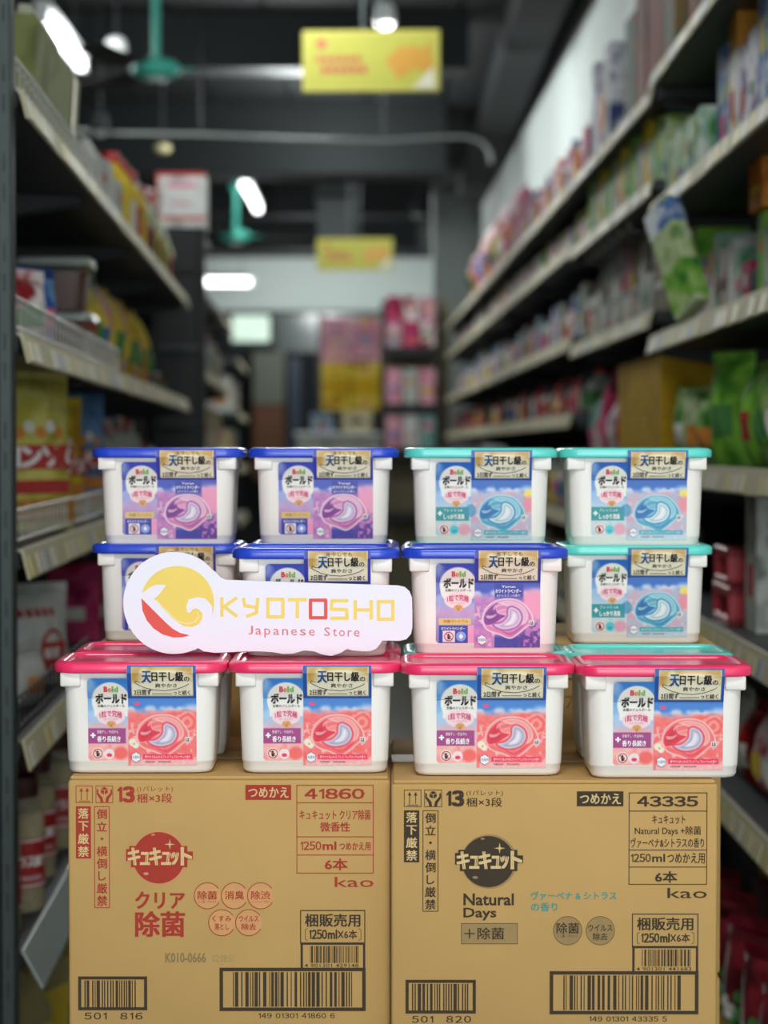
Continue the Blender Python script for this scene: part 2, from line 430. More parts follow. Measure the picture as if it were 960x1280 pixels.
# ---- yellow hanging signs
M_yel = mat('yellow_sign_board', 'a7a440', .7, var=.04)
M_red = mat('red_ink', 'a83a28', .5)
M_org = mat('orange_ink', 'b88420', .5)
def sign(label, x0, y0, x1, y1, D, sd):
    p = W(x0, y1, D); q = W(x1, y0, D); w = q.x - p.x; h = q.z - p.z
    t = thing('hanging_sign', label, 'sign', ((p.x + q.x) / 2, D, p.z), (0, 0, -.04), 'yellow signs hung over the aisle')
    MB().cbox(-w / 2, w / 2, -.008, .008, 0, h, .003).build('board', M_yel, t)
    k = 1 / 1000.
    P = Print(0, h / k, k, lambda z: -.008, .0006)
    W_, H_ = w / k, h / k
    P.frame(-W_ / 2 + 8, 8, W_ / 2 - 8, H_ - 8, 4, mat('pale_yellow_ink', 'c6bd62', .5), 0)
    P.disc(-W_ * .36, H_ * .22, H_ * .08, M_red, 1, 16)
    for i, (a, b, v, hh) in enumerate(((-.40, -.06, .42, .10), (-.36, -.02, .58, .12))):
        n = 6
        for j in range(n):
            u0 = W_ * (a + (b - a) * j / n); P.rect(u0, H_ * v, u0 + W_ * (b - a) / n * .75, H_ * (v + hh), M_red, 1)
    P.disc(0 + W_ * .3, H_ * .45, H_ * .2, M_org, 1, 9)
    P.poly([(W_ * .1, H_ * .5), (W_ * .22, H_ * .25), (W_ * .3, H_ * .5), (W_ * .42, H_ * .2), (W_ * .46, H_ * .7), (W_ * .3, H_ * .62), (W_ * .2, H_ * .8)], M_org, 2)
    P.poly([(W_ * .3, H_ * .95), (W_ * .45, H_ * .6), (W_ * .47, H_ * .95)], mat('white_ink', 'c0bca8', .5), 3)
    P.build('sign_print', t)
    for s in (-1, 1):
        MB().tube((s * .03, 0, h), (s * .03, 0, ROOF - p.z - .03), .006).build('hanging_rod', mat('grey_rod', '4c5455', .4, .6), t)
sign('larger yellow hanging sign with red print, nearest the camera', 378, 38, 550, 115, 8.0, 1)
sign('smaller yellow hanging sign with red print, farther down the aisle', 396, 298, 491, 338, 14.6, 2)
for k, zz in enumerate((0,)):
    p = W(440, 300, 14.4)
    t = thing('drop_duct', 'dark grey duct dropping from the ceiling behind the far yellow sign', 'duct', (p.x - .12, 15.2, p.z + .05))
    MB().cbox(-.13, .13, -.1, .1, 0, ROOF - p.z - .08, .01).build('duct_shell', mat('duct_grey', '333b3c', .6), t)
    MB().cbox(-.15, .15, -.12, .12, .3, .34, .006).build('duct_flange', M_beam, t)

# ================================================================ cardboard boxes
M_cb = mat('cardboard', 'bd975a', .82, var=.035, scale=14, bump=.05)
M_cbd = mat('cardboard_edge', 'a98448', .85)
M_tape = mat('tan_tape', 'b8935a', .35, coat=.3)
M_ri = mat('box_red_ink', 'a8301f', .75, var=.05)
M_rl = mat('box_pale_red_ink', 'cf8e5c', .75)
M_bi = mat('box_dark_ink', '382a16', .75, var=.05)
M_bm = mat('box_mid_ink', '9a7f50', .75)
M_hi = mat('box_bare_card', 'd8b983', .8)
M_tq = mat('box_teal_ink', '3f8f86', .75)
def carton(label, cx, yf, zt, w, d, h, name='cardboard_box', group='cardboard boxes stacked in the aisle'):
    t = thing(name, label, 'box', (cx, yf, zt - h), (0, 0, 0), group)
    MB().cbox(-w / 2, w / 2, 0, d, 0, h - .004, .003, seg=2).build('box_wall', M_cb, t)
    for a, b in ((.002, d / 2 - .001), (d / 2 + .001, d - .002)):
        MB().cbox(-w / 2 + .002, w / 2 - .002, a, b, h - .0042, h - .0005, .0012).build('flap', M_cb, t)
    MB().box(-w / 2 + .001, w / 2 - .001, d / 2 - .025, d / 2 + .025, h - .0005, h).build('tape_strip', M_tape, t)
    return t

def common_print(P, I, pale, x, y, prod, code):
    """marks both boxes share; x,y shift them, the numbers are survey pixels of the left box"""
    X = lambda u: u + x
    Y = lambda v: v + y
    R = lambda a, b, c, d, m, l=0: P.rect(X(a), Y(b), X(c), Y(d), m, l)
    P.frame(X(93), Y(983), X(114.5), Y(1005), .9, I)
    for u in (100, 107.5):
        R(u - .5, 988, u + .5, 1001, I); P.poly([(X(u), Y(985.5)), (X(u - 2.3), Y(990.5)), (X(u + 2.3), Y(990.5))], I)
    R(97, 1002, 111, 1003, I)
    P.frame(X(118), Y(983), X(140), Y(1005), .9, I)
    P.poly([(X(u), Y(v)) for u, v in ((129, 984.5), (133.4, 987), (133.4, 992), (129, 994.5), (124.6, 992), (124.6, 987))], I)
    P.line([(X(124.6), Y(987)), (X(129), Y(989.5)), (X(133.4), Y(987))], .5, M_hi, 1); P.line([(X(129), Y(989.5)), (X(129), Y(994.5))], .5, M_hi, 1)
    for s in (-1, 1):
        P.poly([(X(129 + s * a), Y(b)) for a, b in ((9.5, 987), (7.6, 988), (7.6, 992), (2.2, 998), (1.2, 1004), (5, 1004), (5.6, 1000), (9.8, 993.5))], I)
    P.digits('13', X(145), Y(984.5), X(166), Y(1003.5), I, 1, .06)
    P.text('(1パレット)', X(170), Y(983.5), X(215), Y(991.5), I, bold=.01)
    P.text('梱×3段', X(170), Y(993), X(214), Y(1004.5), I, bold=.012)
    R(93, 1009, 112, 1075, I); P.cells('落下厳禁', X(94), Y(1010), X(111), Y(1074), M_hi, 2)
    P.frame(X(116), Y(1009), X(135.5), Y(1137.5), 1, I); P.cells('倒立・横倒し厳禁', X(117.5), Y(1011), X(134), Y(1136), I, 1)
    # product logo
    P.disc(X(198), Y(1074), 34.5, pale, 0, 48); P.disc(X(197), Y(1074), 32.5, I, 1, 48)
    P.poly([(X(a), Y(b)) for a, b in ((156, 1063), (160, 1063), (160, 1059), (172, 1059), (172, 1064), (223, 1064), (223, 1059), (233, 1059), (233, 1066), (240, 1066), (240, 1076), (233, 1076), (233, 1086), (222, 1086), (222, 1084), (172, 1084), (172, 1086), (162, 1086), (162, 1078), (156, 1078))], I, 2)
    for s_, a, c, b, d in (('キ', 159, 173, 1061.5, 1083), ('ュ', 174.5, 185, 1067, 1082.5), ('キ', 186, 200, 1061.5, 1083), ('ュ', 201, 211.5, 1067, 1082.5), ('ッ', 212.5, 221.5, 1067, 1082.5), ('ト', 225.5, 238, 1061, 1083)):
        P.text(s_, X(a), Y(b), X(c), Y(d), M_hi, 3, bold=.04)
    P.poly([(X(211 + r * math.cos(i * PI / 4)), Y(1057 + r * math.sin(i * PI / 4))) for i, r in enumerate((7, 1.5, 7, 1.5, 7, 1.5, 7, 1.5))], M_hi, 3)
    P.disc(X(181), Y(1094), 3.4, pale, 3, 12, 1.8); P.disc(X(190), Y(1045), 2.6, pale, 3, 12, 1.2)
    # refill flag and code table
    q = prod['dy']; t0, t1 = prod['tab']
    R(306, 982 + q, 363.5, 1001 + q, I); P.text('つめかえ', X(310), Y(985 + q), X(360), Y(998 + q), M_hi, 2, bold=.018)
    P.frame(X(370), Y(t0), X(467), Y(t1), 1.1, I)
    for v in prod['rows']: R(371, v, 466, v + 1.1, I)
    P.digits(code, X(381), Y(t0 + 5), X(455), Y(t0 + 17.5), I, 1, .04)
    P.text('kao', X(418), Y(t1 + 4), X(467), Y(t1 + 17), I, bold=.004)
    # case-sale block and bar codes, always dark
    B = M_bi
    P.frame(X(374.5), Y(1140), X(456.5), Y(1183), 1.3, B); P.text('梱販売用', X(381), Y(1145), X(450), Y(1161), B, bold=.025)
    P.digits('1250', X(386), Y(1165), X(408), Y(1176.5), B, 1, .03); P.text('ml', X(409.5), Y(1165), X(421), Y(1176.5), B, bold=.018); P.text('×', X(422), Y(1166), X(429), Y(1176), B, bold=0); P.text('6本', X(430), Y(1165), X(446), Y(1176.5), B, bold=.018)
    for s__, u_ in ((1, 381), (-1, 451)): P.line([(X(u_ + 3 * s__), Y(1163.5)), (X(u_), Y(1165)), (X(u_), Y(1177)), (X(u_ + 3 * s__), Y(1178.5))], .7, B)
    P.frame(X(375), Y(1181), X(456.5), Y(1216), 3, B)
    P.bars(X(387), Y(1185.5), X(449), Y(1207), B, code + 'a', 1, 34); P.text(prod['ean'], X(380), Y(1208), X(448), Y(1212.5), B, 1, .004)
    P.frame(X(273), Y(1213), X(457), Y(1268), 4.5, B); P.bars(X(290), Y(1218.5), X(440), Y(1262.5), B, code + 'b', 1, 46)
    P.digits(prod['itf'], X(322), Y(1270.5), X(418), Y(1277), B, 1, .015, .2)
    P.frame(X(95), Y(1224), X(182), Y(1267), 4, B); P.bars(X(103), Y(1229), X(174), Y(1263), B, code + 'c', 1, 22)
    P.digits(prod['lot'], X(103), Y(1270), X(176), Y(1278.5), B, 1, .015, .3)

BW = .3120
DL, DR = 2.109, 2.083
ZT = 1.033
# left: red printing
kL = DL / F
cxl = (285.5 - 480) * kL
bl = carton('front cardboard box with red printing, on the side nearer the soup jars', cxl, DL, ZT, BW, .30, .258)
P = Print(285.5, 971 + .258 / kL, kL)
common_print(P, M_ri, M_rl, 0, 0, dict(dy=0, tab=(982, 1094), rows=(1004, 1047, 1070), ean='4 901301 429148', itf='149 01301 41860 6', lot='501  816'), '41860')
P.text('キュキュット クリア除菌', 374, 1013.5, 463, 1026, M_ri, bold=.012); P.text('微香性', 400, 1029, 437, 1041, M_ri, bold=.018)
P.digits('1250', 375, 1053.5, 401, 1064, M_ri, 1, .02); P.text('ml', 403, 1053.5, 420, 1064, M_ri, bold=.016); P.text('つめかえ用', 424, 1054.5, 463, 1064.5, M_ri, bold=.016)
P.text('6本', 406, 1075, 434, 1089.5, M_ri, bold=.03)
P.text('クリア', 168, 1117, 229, 1138, M_ri, bold=.03); P.text('除菌', 168, 1142, 229, 1173.5, M_ri, bold=.03)
for u, v, a, b in ((258, 1122, '除菌', 'ミニ菌・ウイルス'), (292, 1122, '消臭', ''), (325, 1122, '除渋', 'しつこい汚れ'), (276, 1156, 'くすみ', '落とし'), (310, 1156, 'ウイルス', '除去')):
    P.disc(u, v, 16.5, mat('box_peach_ink', 'cf9760', .75), 0, 36); P.ring(u, v, 17, 1, M_ri, 1, 36, .5, 5.7)
    if v < 1130:
        P.text(a, u - 12, v - 6, u + 12, v + 4.5, M_ri, 2, .014)
        if b: P.text(b, u - 11, v + 6, u + 11, v + 9, M_ri, 2, .004)
    else:
        P.text(a, u - 12, v - 9, u + 12, v - 1.5, M_ri, 2, .012); P.text(b, u - 9, v + 1, u + 9, v + 9, M_ri, 2, .012)
P.text('K010-0666', 205, 1194, 256, 1206.5, mat('stamp_ink', '8a744c', .8), bold=.012); P.text('02:08:51', 264, 1196.5, 291, 1206, mat('faint_stamp_ink', 'a28a58', .8), bold=.01)
P.build('printed_marks', bl, label='red and dark brown printing')
# right: dark printing
kR = DR / F
cxr = (694 - 480) * kR
br = carton('front cardboard box with dark brown printing and a teal line', cxr, DR, ZT, BW, .30, .258)
P = Print(694, 978 + .258 / kR, kR)
P.put_ = P.put
P.put = lambda pts, f, m, l: P.put_([(505 + (u - 93) * 1.0187, 990 + (v - 983) * .9965) for u, v in pts], f, m, l)
common_print(P, M_bi, M_bm, 0, 0, dict(dy=3, tab=(986.5, 1103.4), rows=(1009.5, 1058.8, 1080.4), ean='4 901301 441683', itf='149 01301 43335 5', lot='501  820'), '43335')
P.put = P.put_
T = lambda s_, a, b, c, d, m=M_bi, bo=.012, l=1: P.text(s_, a, b, c, d, m, l, bo)
T('キュキュット', 817, 1022, 858, 1033); T('Natural Days +除菌', 795, 1036, 878, 1048.5); T('ヴァーベナ&シトラスの香り', 790, 1051, 882, 1063)
P.digits('1250', 790, 1071, 815, 1081, M_bi, 1, .02); T('ml', 817, 1071, 833, 1081); T('つめかえ用', 836, 1070, 883, 1083); T('6本', 821, 1093, 848, 1107, M_bi, .03)
T('Natural', 580, 1121, 643, 1136, M_bi, .012); T('Days', 580, 1139, 621, 1155, M_bi, .012)
P.rect(577, 1158.5, 648, 1185, M_bm, 0); P.frame(577, 1158.5, 648, 1185, .6, M_bi, 1); T('＋除菌', 581, 1164, 631, 1179, M_bi, .014, 2)
T('ヴァーベナ & シトラス', 665, 1118.5, 772, 1129, M_tq, .022); T('の香り', 665, 1132.5, 698, 1143.5, M_tq, .022)
for u, a, b in ((711, '除菌', 0), (752, 'ウイルス', 1)):
    P.disc(u, 1168, 18.3, M_bm, 0, 36); P.ring(u, 1168, 18.3, .6, M_bi, 1, 36)
    if not b: T(a, u - 14, 1158, u + 14, 1171.5, M_bi, .014, 2); T('ミニ菌・ウイルス', u - 13, 1173, u + 13, 1176.5, M_bi, .002, 2)
    else: T(a, u - 15, 1160, u + 15, 1168.5, M_bi, .012, 2); T('除去', u - 9, 1171, u + 9, 1180, M_bi, .012, 2)
P.build('printed_marks', br, label='dark brown printing with a teal line')
# boxes underneath and behind
for k, (cx, dd, nm) in enumerate(((cxl, DL, 'red printed'), (cxr, DR, 'brown printed'))):
    carton('plain cardboard box supporting the %s front box from below' % nm, cx, dd, ZT - .258, BW, .30, .387)
    carton('plain cardboard box on the floor beneath the %s stack' % nm, cx, dd, ZT - .645, BW, .30, .388)
ZR = 1.1335; DB = 2.42
r1 = carton('cardboard box standing behind the red printed front box', -.165, 2.43, ZR, BW, .32, .362)
r2 = carton('cardboard box standing behind the brown printed front box', .214, 2.395, ZR, BW, .32, .362)
P = Print(0, .362 / .001, .001)
P.text('43032', -20, 17, 19, 31, M_bi, bold=.03); P.rect(-70, 36, 140, 37.5, M_bi); P.text('つめかえ用', -68, 50, 60, 70, M_bm)
P.build('printed_marks', r2)
carton('lower cardboard box peeking out beside the red printed box bottom edge', -.196, 2.43, ZR - .362, BW, .32, .385)
carton('lower cardboard box behind the brown printed box', .214, 2.395, ZR - .362, BW, .32, .385)
carton('floor level cardboard box of the rear stack behind the red printed box', -.17, 2.43, ZR - .747, BW, .32, .3865)
carton('floor level cardboard box of the rear stack behind the brown printed box', .214, 2.395, ZR - .747, BW, .32, .3865)

# ================================================================ detergent tubs
M_tub = mat('tub_white_plastic', 'f0eae2', .42, var=.012, coat=.15)
LID = dict(red=mat('crimson_lid', 'f5366a', .3, var=.03, coat=.4), blue=mat('cobalt_lid', '2648cc', .3, var=.03, coat=.4), aqua=mat('aqua_lid', '62dccf', .3, var=.03, coat=.4))
KP = .000770
def ydep(z):
    face = -.0505 + (.088 - min(z, .088)) / .088 * .004
    if z >= .0993: return -.0588
    if z >= .0747:
        t = (z - .0747) / .0246; return (-.0512) * (1 - t) - .0588 * t
    return face - .0003
def noise2(U, V, s, seed, octv=3):
    out = np.zeros_like(U); amp = 1; tot = 0
    for o in range(octv):
        rg = np.random.RandomState(seed * 7 + o); g = rg.rand(64, 64); x = U / s * 2 ** o; y = V / s * 2 ** o
        xi = np.floor(x).astype(int); yi = np.floor(y).astype(int); fx = x - xi; fy = y - yi
        fx = fx * fx * (3 - 2 * fx); fy = fy * fy * (3 - 2 * fy)
        a = g[xi % 64, yi % 64]; b = g[(xi + 1) % 64, yi % 64]; c = g[xi % 64, (yi + 1) % 64]; d = g[(xi + 1) % 64, (yi + 1) % 64]
        out += amp * ((a * (1 - fx) + b * fx) * (1 - fy) + (c * (1 - fx) + d * fx) * fy); tot += amp; amp *= .5
    return out / tot
def ss(x, a, b):
    t = np.clip((x - a) / (b - a), 0, 1); return t * t * (3 - 2 * t)
def label_mesh(kind):
    st = .85; nu, nv = int(137 / st), int(129 / st)
    u = np.arange(nu + 1) * st; v = np.arange(nv + 1) * st
    U, V = np.meshgrid(u, v)
    C = np.zeros(U.shape + (3,))
    def mix(mask, col):
        nonlocal C
        c = np.array(col, float) if not isinstance(col, np.ndarray) else col
        C = C * (1 - mask[..., None]) + c * mask[..., None]
    def box(a, b, c, d, s=.5): return ss(U, a - s, a + s) * (1 - ss(U, c - s, c + s)) * ss(V, b - s, b + s) * (1 - ss(V, d - s, d + s))
    def ell(a, b, rx, ry, s=.04): return 1 - ss(np.hypot((U - a) / rx, (V - b) / ry), 1 - s, 1 + s)
    one = np.ones_like(U)
    n1 = noise2(U, V, 22, 1); n2 = noise2(U, V, 9, 2); n3 = noise2(U, V, 5, 3)
    PAL = dict(
        red=dict(sky=(72, 130, 196), sky2=(150, 190, 226), low=(244, 150, 150), low2=(232, 96, 92), fl=(250, 178, 168), navy=(44, 84, 150), ball=(214, 44, 72), ball2=(236, 120, 120), sw=(214, 206, 226), rim=(250, 206, 200), band=(158, 62, 128), bar=(224, 44, 92)),
        blue=dict(sky=(70, 84, 172), sky2=(128, 134, 200), low=(226, 160, 200), low2=(160, 110, 180), fl=(98, 60, 140), navy=(60, 66, 152), ball=(130, 50, 140), ball2=(214, 140, 180), sw=(226, 208, 232), rim=(244, 226, 236), band=(48, 60, 150), bar=(80, 70, 160)),
        aqua=dict(sky=(52, 104, 176), sky2=(130, 170, 214), low=(176, 214, 226), low2=(232, 160, 180), fl=(120, 176, 214), navy=(46, 88, 150), ball=(34, 112, 168), ball2=(92, 164, 186), sw=(222, 236, 240), rim=(196, 226, 232), band=(34, 142, 142), bar=(52, 166, 176)))[kind]
    # --- left panel
    mix(one, np.array(PAL['sky']) * (1 - ss(V, 17, 60))[..., None] + np.array(PAL['sky2']) * ss(V, 17, 60)[..., None])
    mix(ss(n1, .45, .65) * .5, (214, 226, 242))
    mix(ss(V, 66, 84), np.array(PAL['low']) * n2[..., None] + np.array(PAL['sky2']) * (1 - n2[..., None]) * .3 + np.array((255, 236, 236)) * (1 - n2[..., None]) * .7)
    if kind == 'blue': mix(ss(V, 60, 128) * .5, PAL['navy'])
    mix(ell(29, 46, 24, 24), (250, 246, 238)); mix(box(8, 46, 50, 66, 1) if kind != 'blue' else ell(29, 52, 23, 20), (250, 246, 238))
    mix(ell(29, 66, 18, 11), (252, 226, 228)); mix(ell(29.4, 76, 6, 4.5), (226, 176, 120))
    if kind == 'blue':
        mix(box(4, 89.5, 46, 98), (226, 196, 126)); mix(box(4, 99, 42, 124), (40, 54, 146)); mix(box(9, 106, 25, 121), (244, 240, 244)); mix(ell(33, 113.5, 6.5, 6.5), (150, 170, 226))
        mix(box(42, 99, 50, 129), (240, 170, 200))
    else:
        mix(box(0, 81, 47.5, 100.5) * .96, PAL['band']); mix(box(0, 101, 50, 129, 1), np.array((252, 226, 214)) * n2[..., None] + np.array(PAL['low']) * (1 - n2[..., None]))
        mix(ell(41, 113, 9, 8, .3) * .8, PAL['low2']); mix(ell(12.2, 113.2, 7.5, 7.5), (250, 238, 232)); mix(ell(26.5, 113.7, 6.5, 6.5), (250, 236, 236) if kind == 'red' else (96, 196, 206))
        mix(ell(26.5, 115.5, 3.5, 2.5), PAL['bar'])
    # --- right panel
    R = (U > 50.2).astype(float)
    mix(R, PAL['navy']); g = ss(V, 40, 62); mix(R * ss(V, 40, 46), PAL['sky'])
    mix(R * ss(V, 46, 58) * ss(n1 + (V - 60) / 60, .3, .55), (226, 234, 246))
    bgc = np.array(PAL['low']) * n2[..., None] + np.array(PAL['low2']) * (1 - n2[..., None])
    mix(R * ss(V + 14 * n1, 62, 72), bgc)
    rings_ = .5 + .5 * np.sin(np.hypot(U - 124, V - 74) * .9 + n2 * 5)
    mix(R * ell(123, 74, 15, 16, .2) * (.75 if kind == 'red' else .35), np.array(PAL['fl']) * rings_[..., None] + np.array(PAL['low2']) * (1 - rings_[..., None]))
    mix(R * ss(n3, .55, .7) * ss(V, 70, 80) * .6, (250, 232, 226))
    if kind == 'blue':
        mix(box(77, 44, 115, 129) * ss(np.abs(V - 88), 20, 30), (52, 60, 150)); mix(R * ss(U * .6 + V, 168, 182) * ss(n3, .42, .55), (92, 58, 138)); mix(R * ss(U, 112, 118) * ss(V, 44, 60) * (1 - ss(V, 84, 96)), (240, 170, 196))
    if kind == 'aqua': mix(R * ell(133, 62, 7, 6, .2), (240, 224, 120)); mix(R * ell(133, 78, 9, 12, .4) * .8, (240, 150, 160)); mix(ell(50, 86, 8, 9, .15) * .7, (60, 140, 176))
    if kind == 'red': mix(ell(56, 99, 5, 5, .3), (250, 244, 224)); mix(ell(60, 103, 4, 4, .3), (250, 244, 230)); mix(ell(58, 101, 1.5, 1.5), (226, 170, 60)); mix(ell(62, 50, 4, 2), (226, 70, 120))
    # gel ball
    def blob(pts, soft=.8):
        P_ = []
        n = len(pts)
        for i in range(n):
            p0_, p1_, p2_, p3_ = [np.array(pts[(i + k) % n], float) for k in (-1, 0, 1, 2)]
            for t in (0, .25, .5, .75): P_.append(.5 * (2 * p1_ + (p2_ - p0_) * t + (2 * p0_ - 5 * p1_ + 4 * p2_ - p3_) * t * t + (3 * p1_ - p0_ - 3 * p2_ + p3_) * t ** 3))
        ins = np.zeros(U.shape, bool); dist = np.full(U.shape, 1e9)
        for (x0, y0), (x1, y1) in zip(P_, P_[1:] + P_[:1]):
            if y0 != y1: ins ^= ((V >= min(y0, y1)) & (V < max(y0, y1)) & (U < (V - y0) * (x1 - x0) / (y1 - y0) + x0))
            L = (x1 - x0) ** 2 + (y1 - y0) ** 2 + 1e-9; tt = np.clip(((U - x0) * (x1 - x0) + (V - y0) * (y1 - y0)) / L, 0, 1)
            dist = np.minimum(dist, np.hypot(U - x0 - tt * (x1 - x0), V - y0 - tt * (y1 - y0)))
        sd = np.where(ins, -dist, dist)
        return 1 - ss(sd, -soft, soft), sd
    B_ = np.array(PAL['ball'], float); B2 = np.array(PAL['ball2'], float); SW = np.array(PAL['sw'], float); RM = np.array(PAL['rim'], float)
    body, sdb = blob([(62, 92), (66, 78), (78, 68), (94, 65), (110, 68), (122, 80), (126, 92), (116, 102), (104, 112), (96, 115), (84, 110), (68, 104)])
    mix(1 - ss(sdb, 1.2, 2.2), RM); mix(body, B2)
    mix(body * ss(np.sin(sdb * .9 + .8), .2, .8) * .45, RM); mix(body * ss(-sdb, 10, 20) * .5, RM)
    arc, sda = blob([(82, 69), (96, 66), (112, 71), (121, 84), (118, 96), (113, 98), (114, 86), (106, 76), (94, 74)])
    mix(arc * .75, RM); mix(arc * ss(np.sin(sda * 1.6), .3, .9) * .4, B2)
    lobe, sdl = blob([(62.5, 92), (65, 82), (73, 73), (82, 68), (79, 76), (82, 83), (92, 86), (84, 92), (76, 97), (66, 99)])
    mix(lobe, B_); mix(lobe * ss(-sdl, 3, 7) * .45, B_ * .72); mix(blob([(66, 86), (73, 86), (80, 84), (75, 89), (68, 90)])[0] * .75, RM); mix(blob([(76, 74), (80, 71), (78, 77), (75, 79)])[0] * .7, RM)
    mix((1 - ss(np.abs(sdl), .3, 1.1)) * .6, RM)
    sw_, sds = blob([(76, 98), (86, 96), (94, 88), (95, 78), (100, 75), (109, 80), (112, 90), (106, 100), (94, 104), (84, 103)])
    mix(1 - ss(sds, 1.2, 3), B_ * .55 + B2 * .45); mix(sw_, SW); mix(sw_ * ss(-sds, 2, 3) * (1 - ss(-sds, 3.5, 5)) * .6, SW * .72); mix(blob([(90, 98), (98, 92), (102, 82), (105, 88), (100, 97)])[0] * .8, (250, 248, 250))
    mix(blob([(86, 106), (98, 108), (110, 101), (118, 96), (108, 107), (97, 112)])[0] * .7, B_ * .6 + B2 * .4)
    if kind != 'blue': mix(box(69, 114.5, 131, 120.5, .6), PAL['bar']); mix(box(54, 121.5, 137, 129) * .7, (250, 214, 214) if kind == 'red' else (196, 226, 236))
    mix(box(122, 92.5, 129, 99), (250, 244, 240))
    # gold sticker
    GS = box(56, 2 if kind != 'blue' else -2, 133, 39.8, .4)
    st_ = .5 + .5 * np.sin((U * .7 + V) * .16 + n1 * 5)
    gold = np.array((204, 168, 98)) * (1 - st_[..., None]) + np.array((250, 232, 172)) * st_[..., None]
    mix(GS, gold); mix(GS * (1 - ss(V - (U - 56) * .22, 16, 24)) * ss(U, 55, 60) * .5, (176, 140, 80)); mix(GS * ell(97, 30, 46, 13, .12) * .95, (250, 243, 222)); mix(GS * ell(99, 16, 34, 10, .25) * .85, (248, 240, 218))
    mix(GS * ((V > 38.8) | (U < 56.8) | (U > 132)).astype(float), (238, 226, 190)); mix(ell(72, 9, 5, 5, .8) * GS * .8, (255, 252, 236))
    # cut the outline
    keep = np.zeros((nv, nu), bool)
    uc = U[:-1, :-1] + st / 2; vc = V[:-1, :-1] + st / 2
    def rr_(a, b, c, d, r):
        ddx = np.maximum(np.maximum(a + r - uc, uc - (c - r)), 0); ddy = np.maximum(np.maximum(b + r - vc, vc - (d - r)), 0)
        return (np.hypot(ddx, ddy) <= r) & (uc >= a) & (uc <= c) & (vc >= b) & (vc <= d)
    keep |= rr_(0, 17, 60, 122.5, 5) & (uc < 52); keep |= rr_(50.2, -3, 137, 128.6, 1.5)
    verts = []
    for j in range(nv + 1):
        z = (139 - v[j]) * KP
        for i in range(nu + 1): verts.append(((u[i] - 65) * KP, ydep(z), z))
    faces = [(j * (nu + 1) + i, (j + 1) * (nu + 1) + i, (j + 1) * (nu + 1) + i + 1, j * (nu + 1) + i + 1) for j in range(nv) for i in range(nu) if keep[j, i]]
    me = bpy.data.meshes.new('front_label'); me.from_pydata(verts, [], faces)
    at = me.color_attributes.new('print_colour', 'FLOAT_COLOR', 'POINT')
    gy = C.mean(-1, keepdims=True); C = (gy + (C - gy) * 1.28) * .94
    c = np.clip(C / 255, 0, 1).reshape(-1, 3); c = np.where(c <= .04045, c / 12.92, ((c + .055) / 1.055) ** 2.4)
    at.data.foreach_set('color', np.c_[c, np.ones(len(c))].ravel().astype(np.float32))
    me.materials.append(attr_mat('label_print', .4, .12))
    return me
K_ = mat('black_ink', '1d1a1c', .6); Wt = mat('white_label_ink', 'f4f2f4', .6); Nv = mat('navy_ink', '1f3f8c', .6); Rk = mat('pink_ink', 'd8507c', .6); Rr = mat('signal_red_ink', 'c22a26', .6)
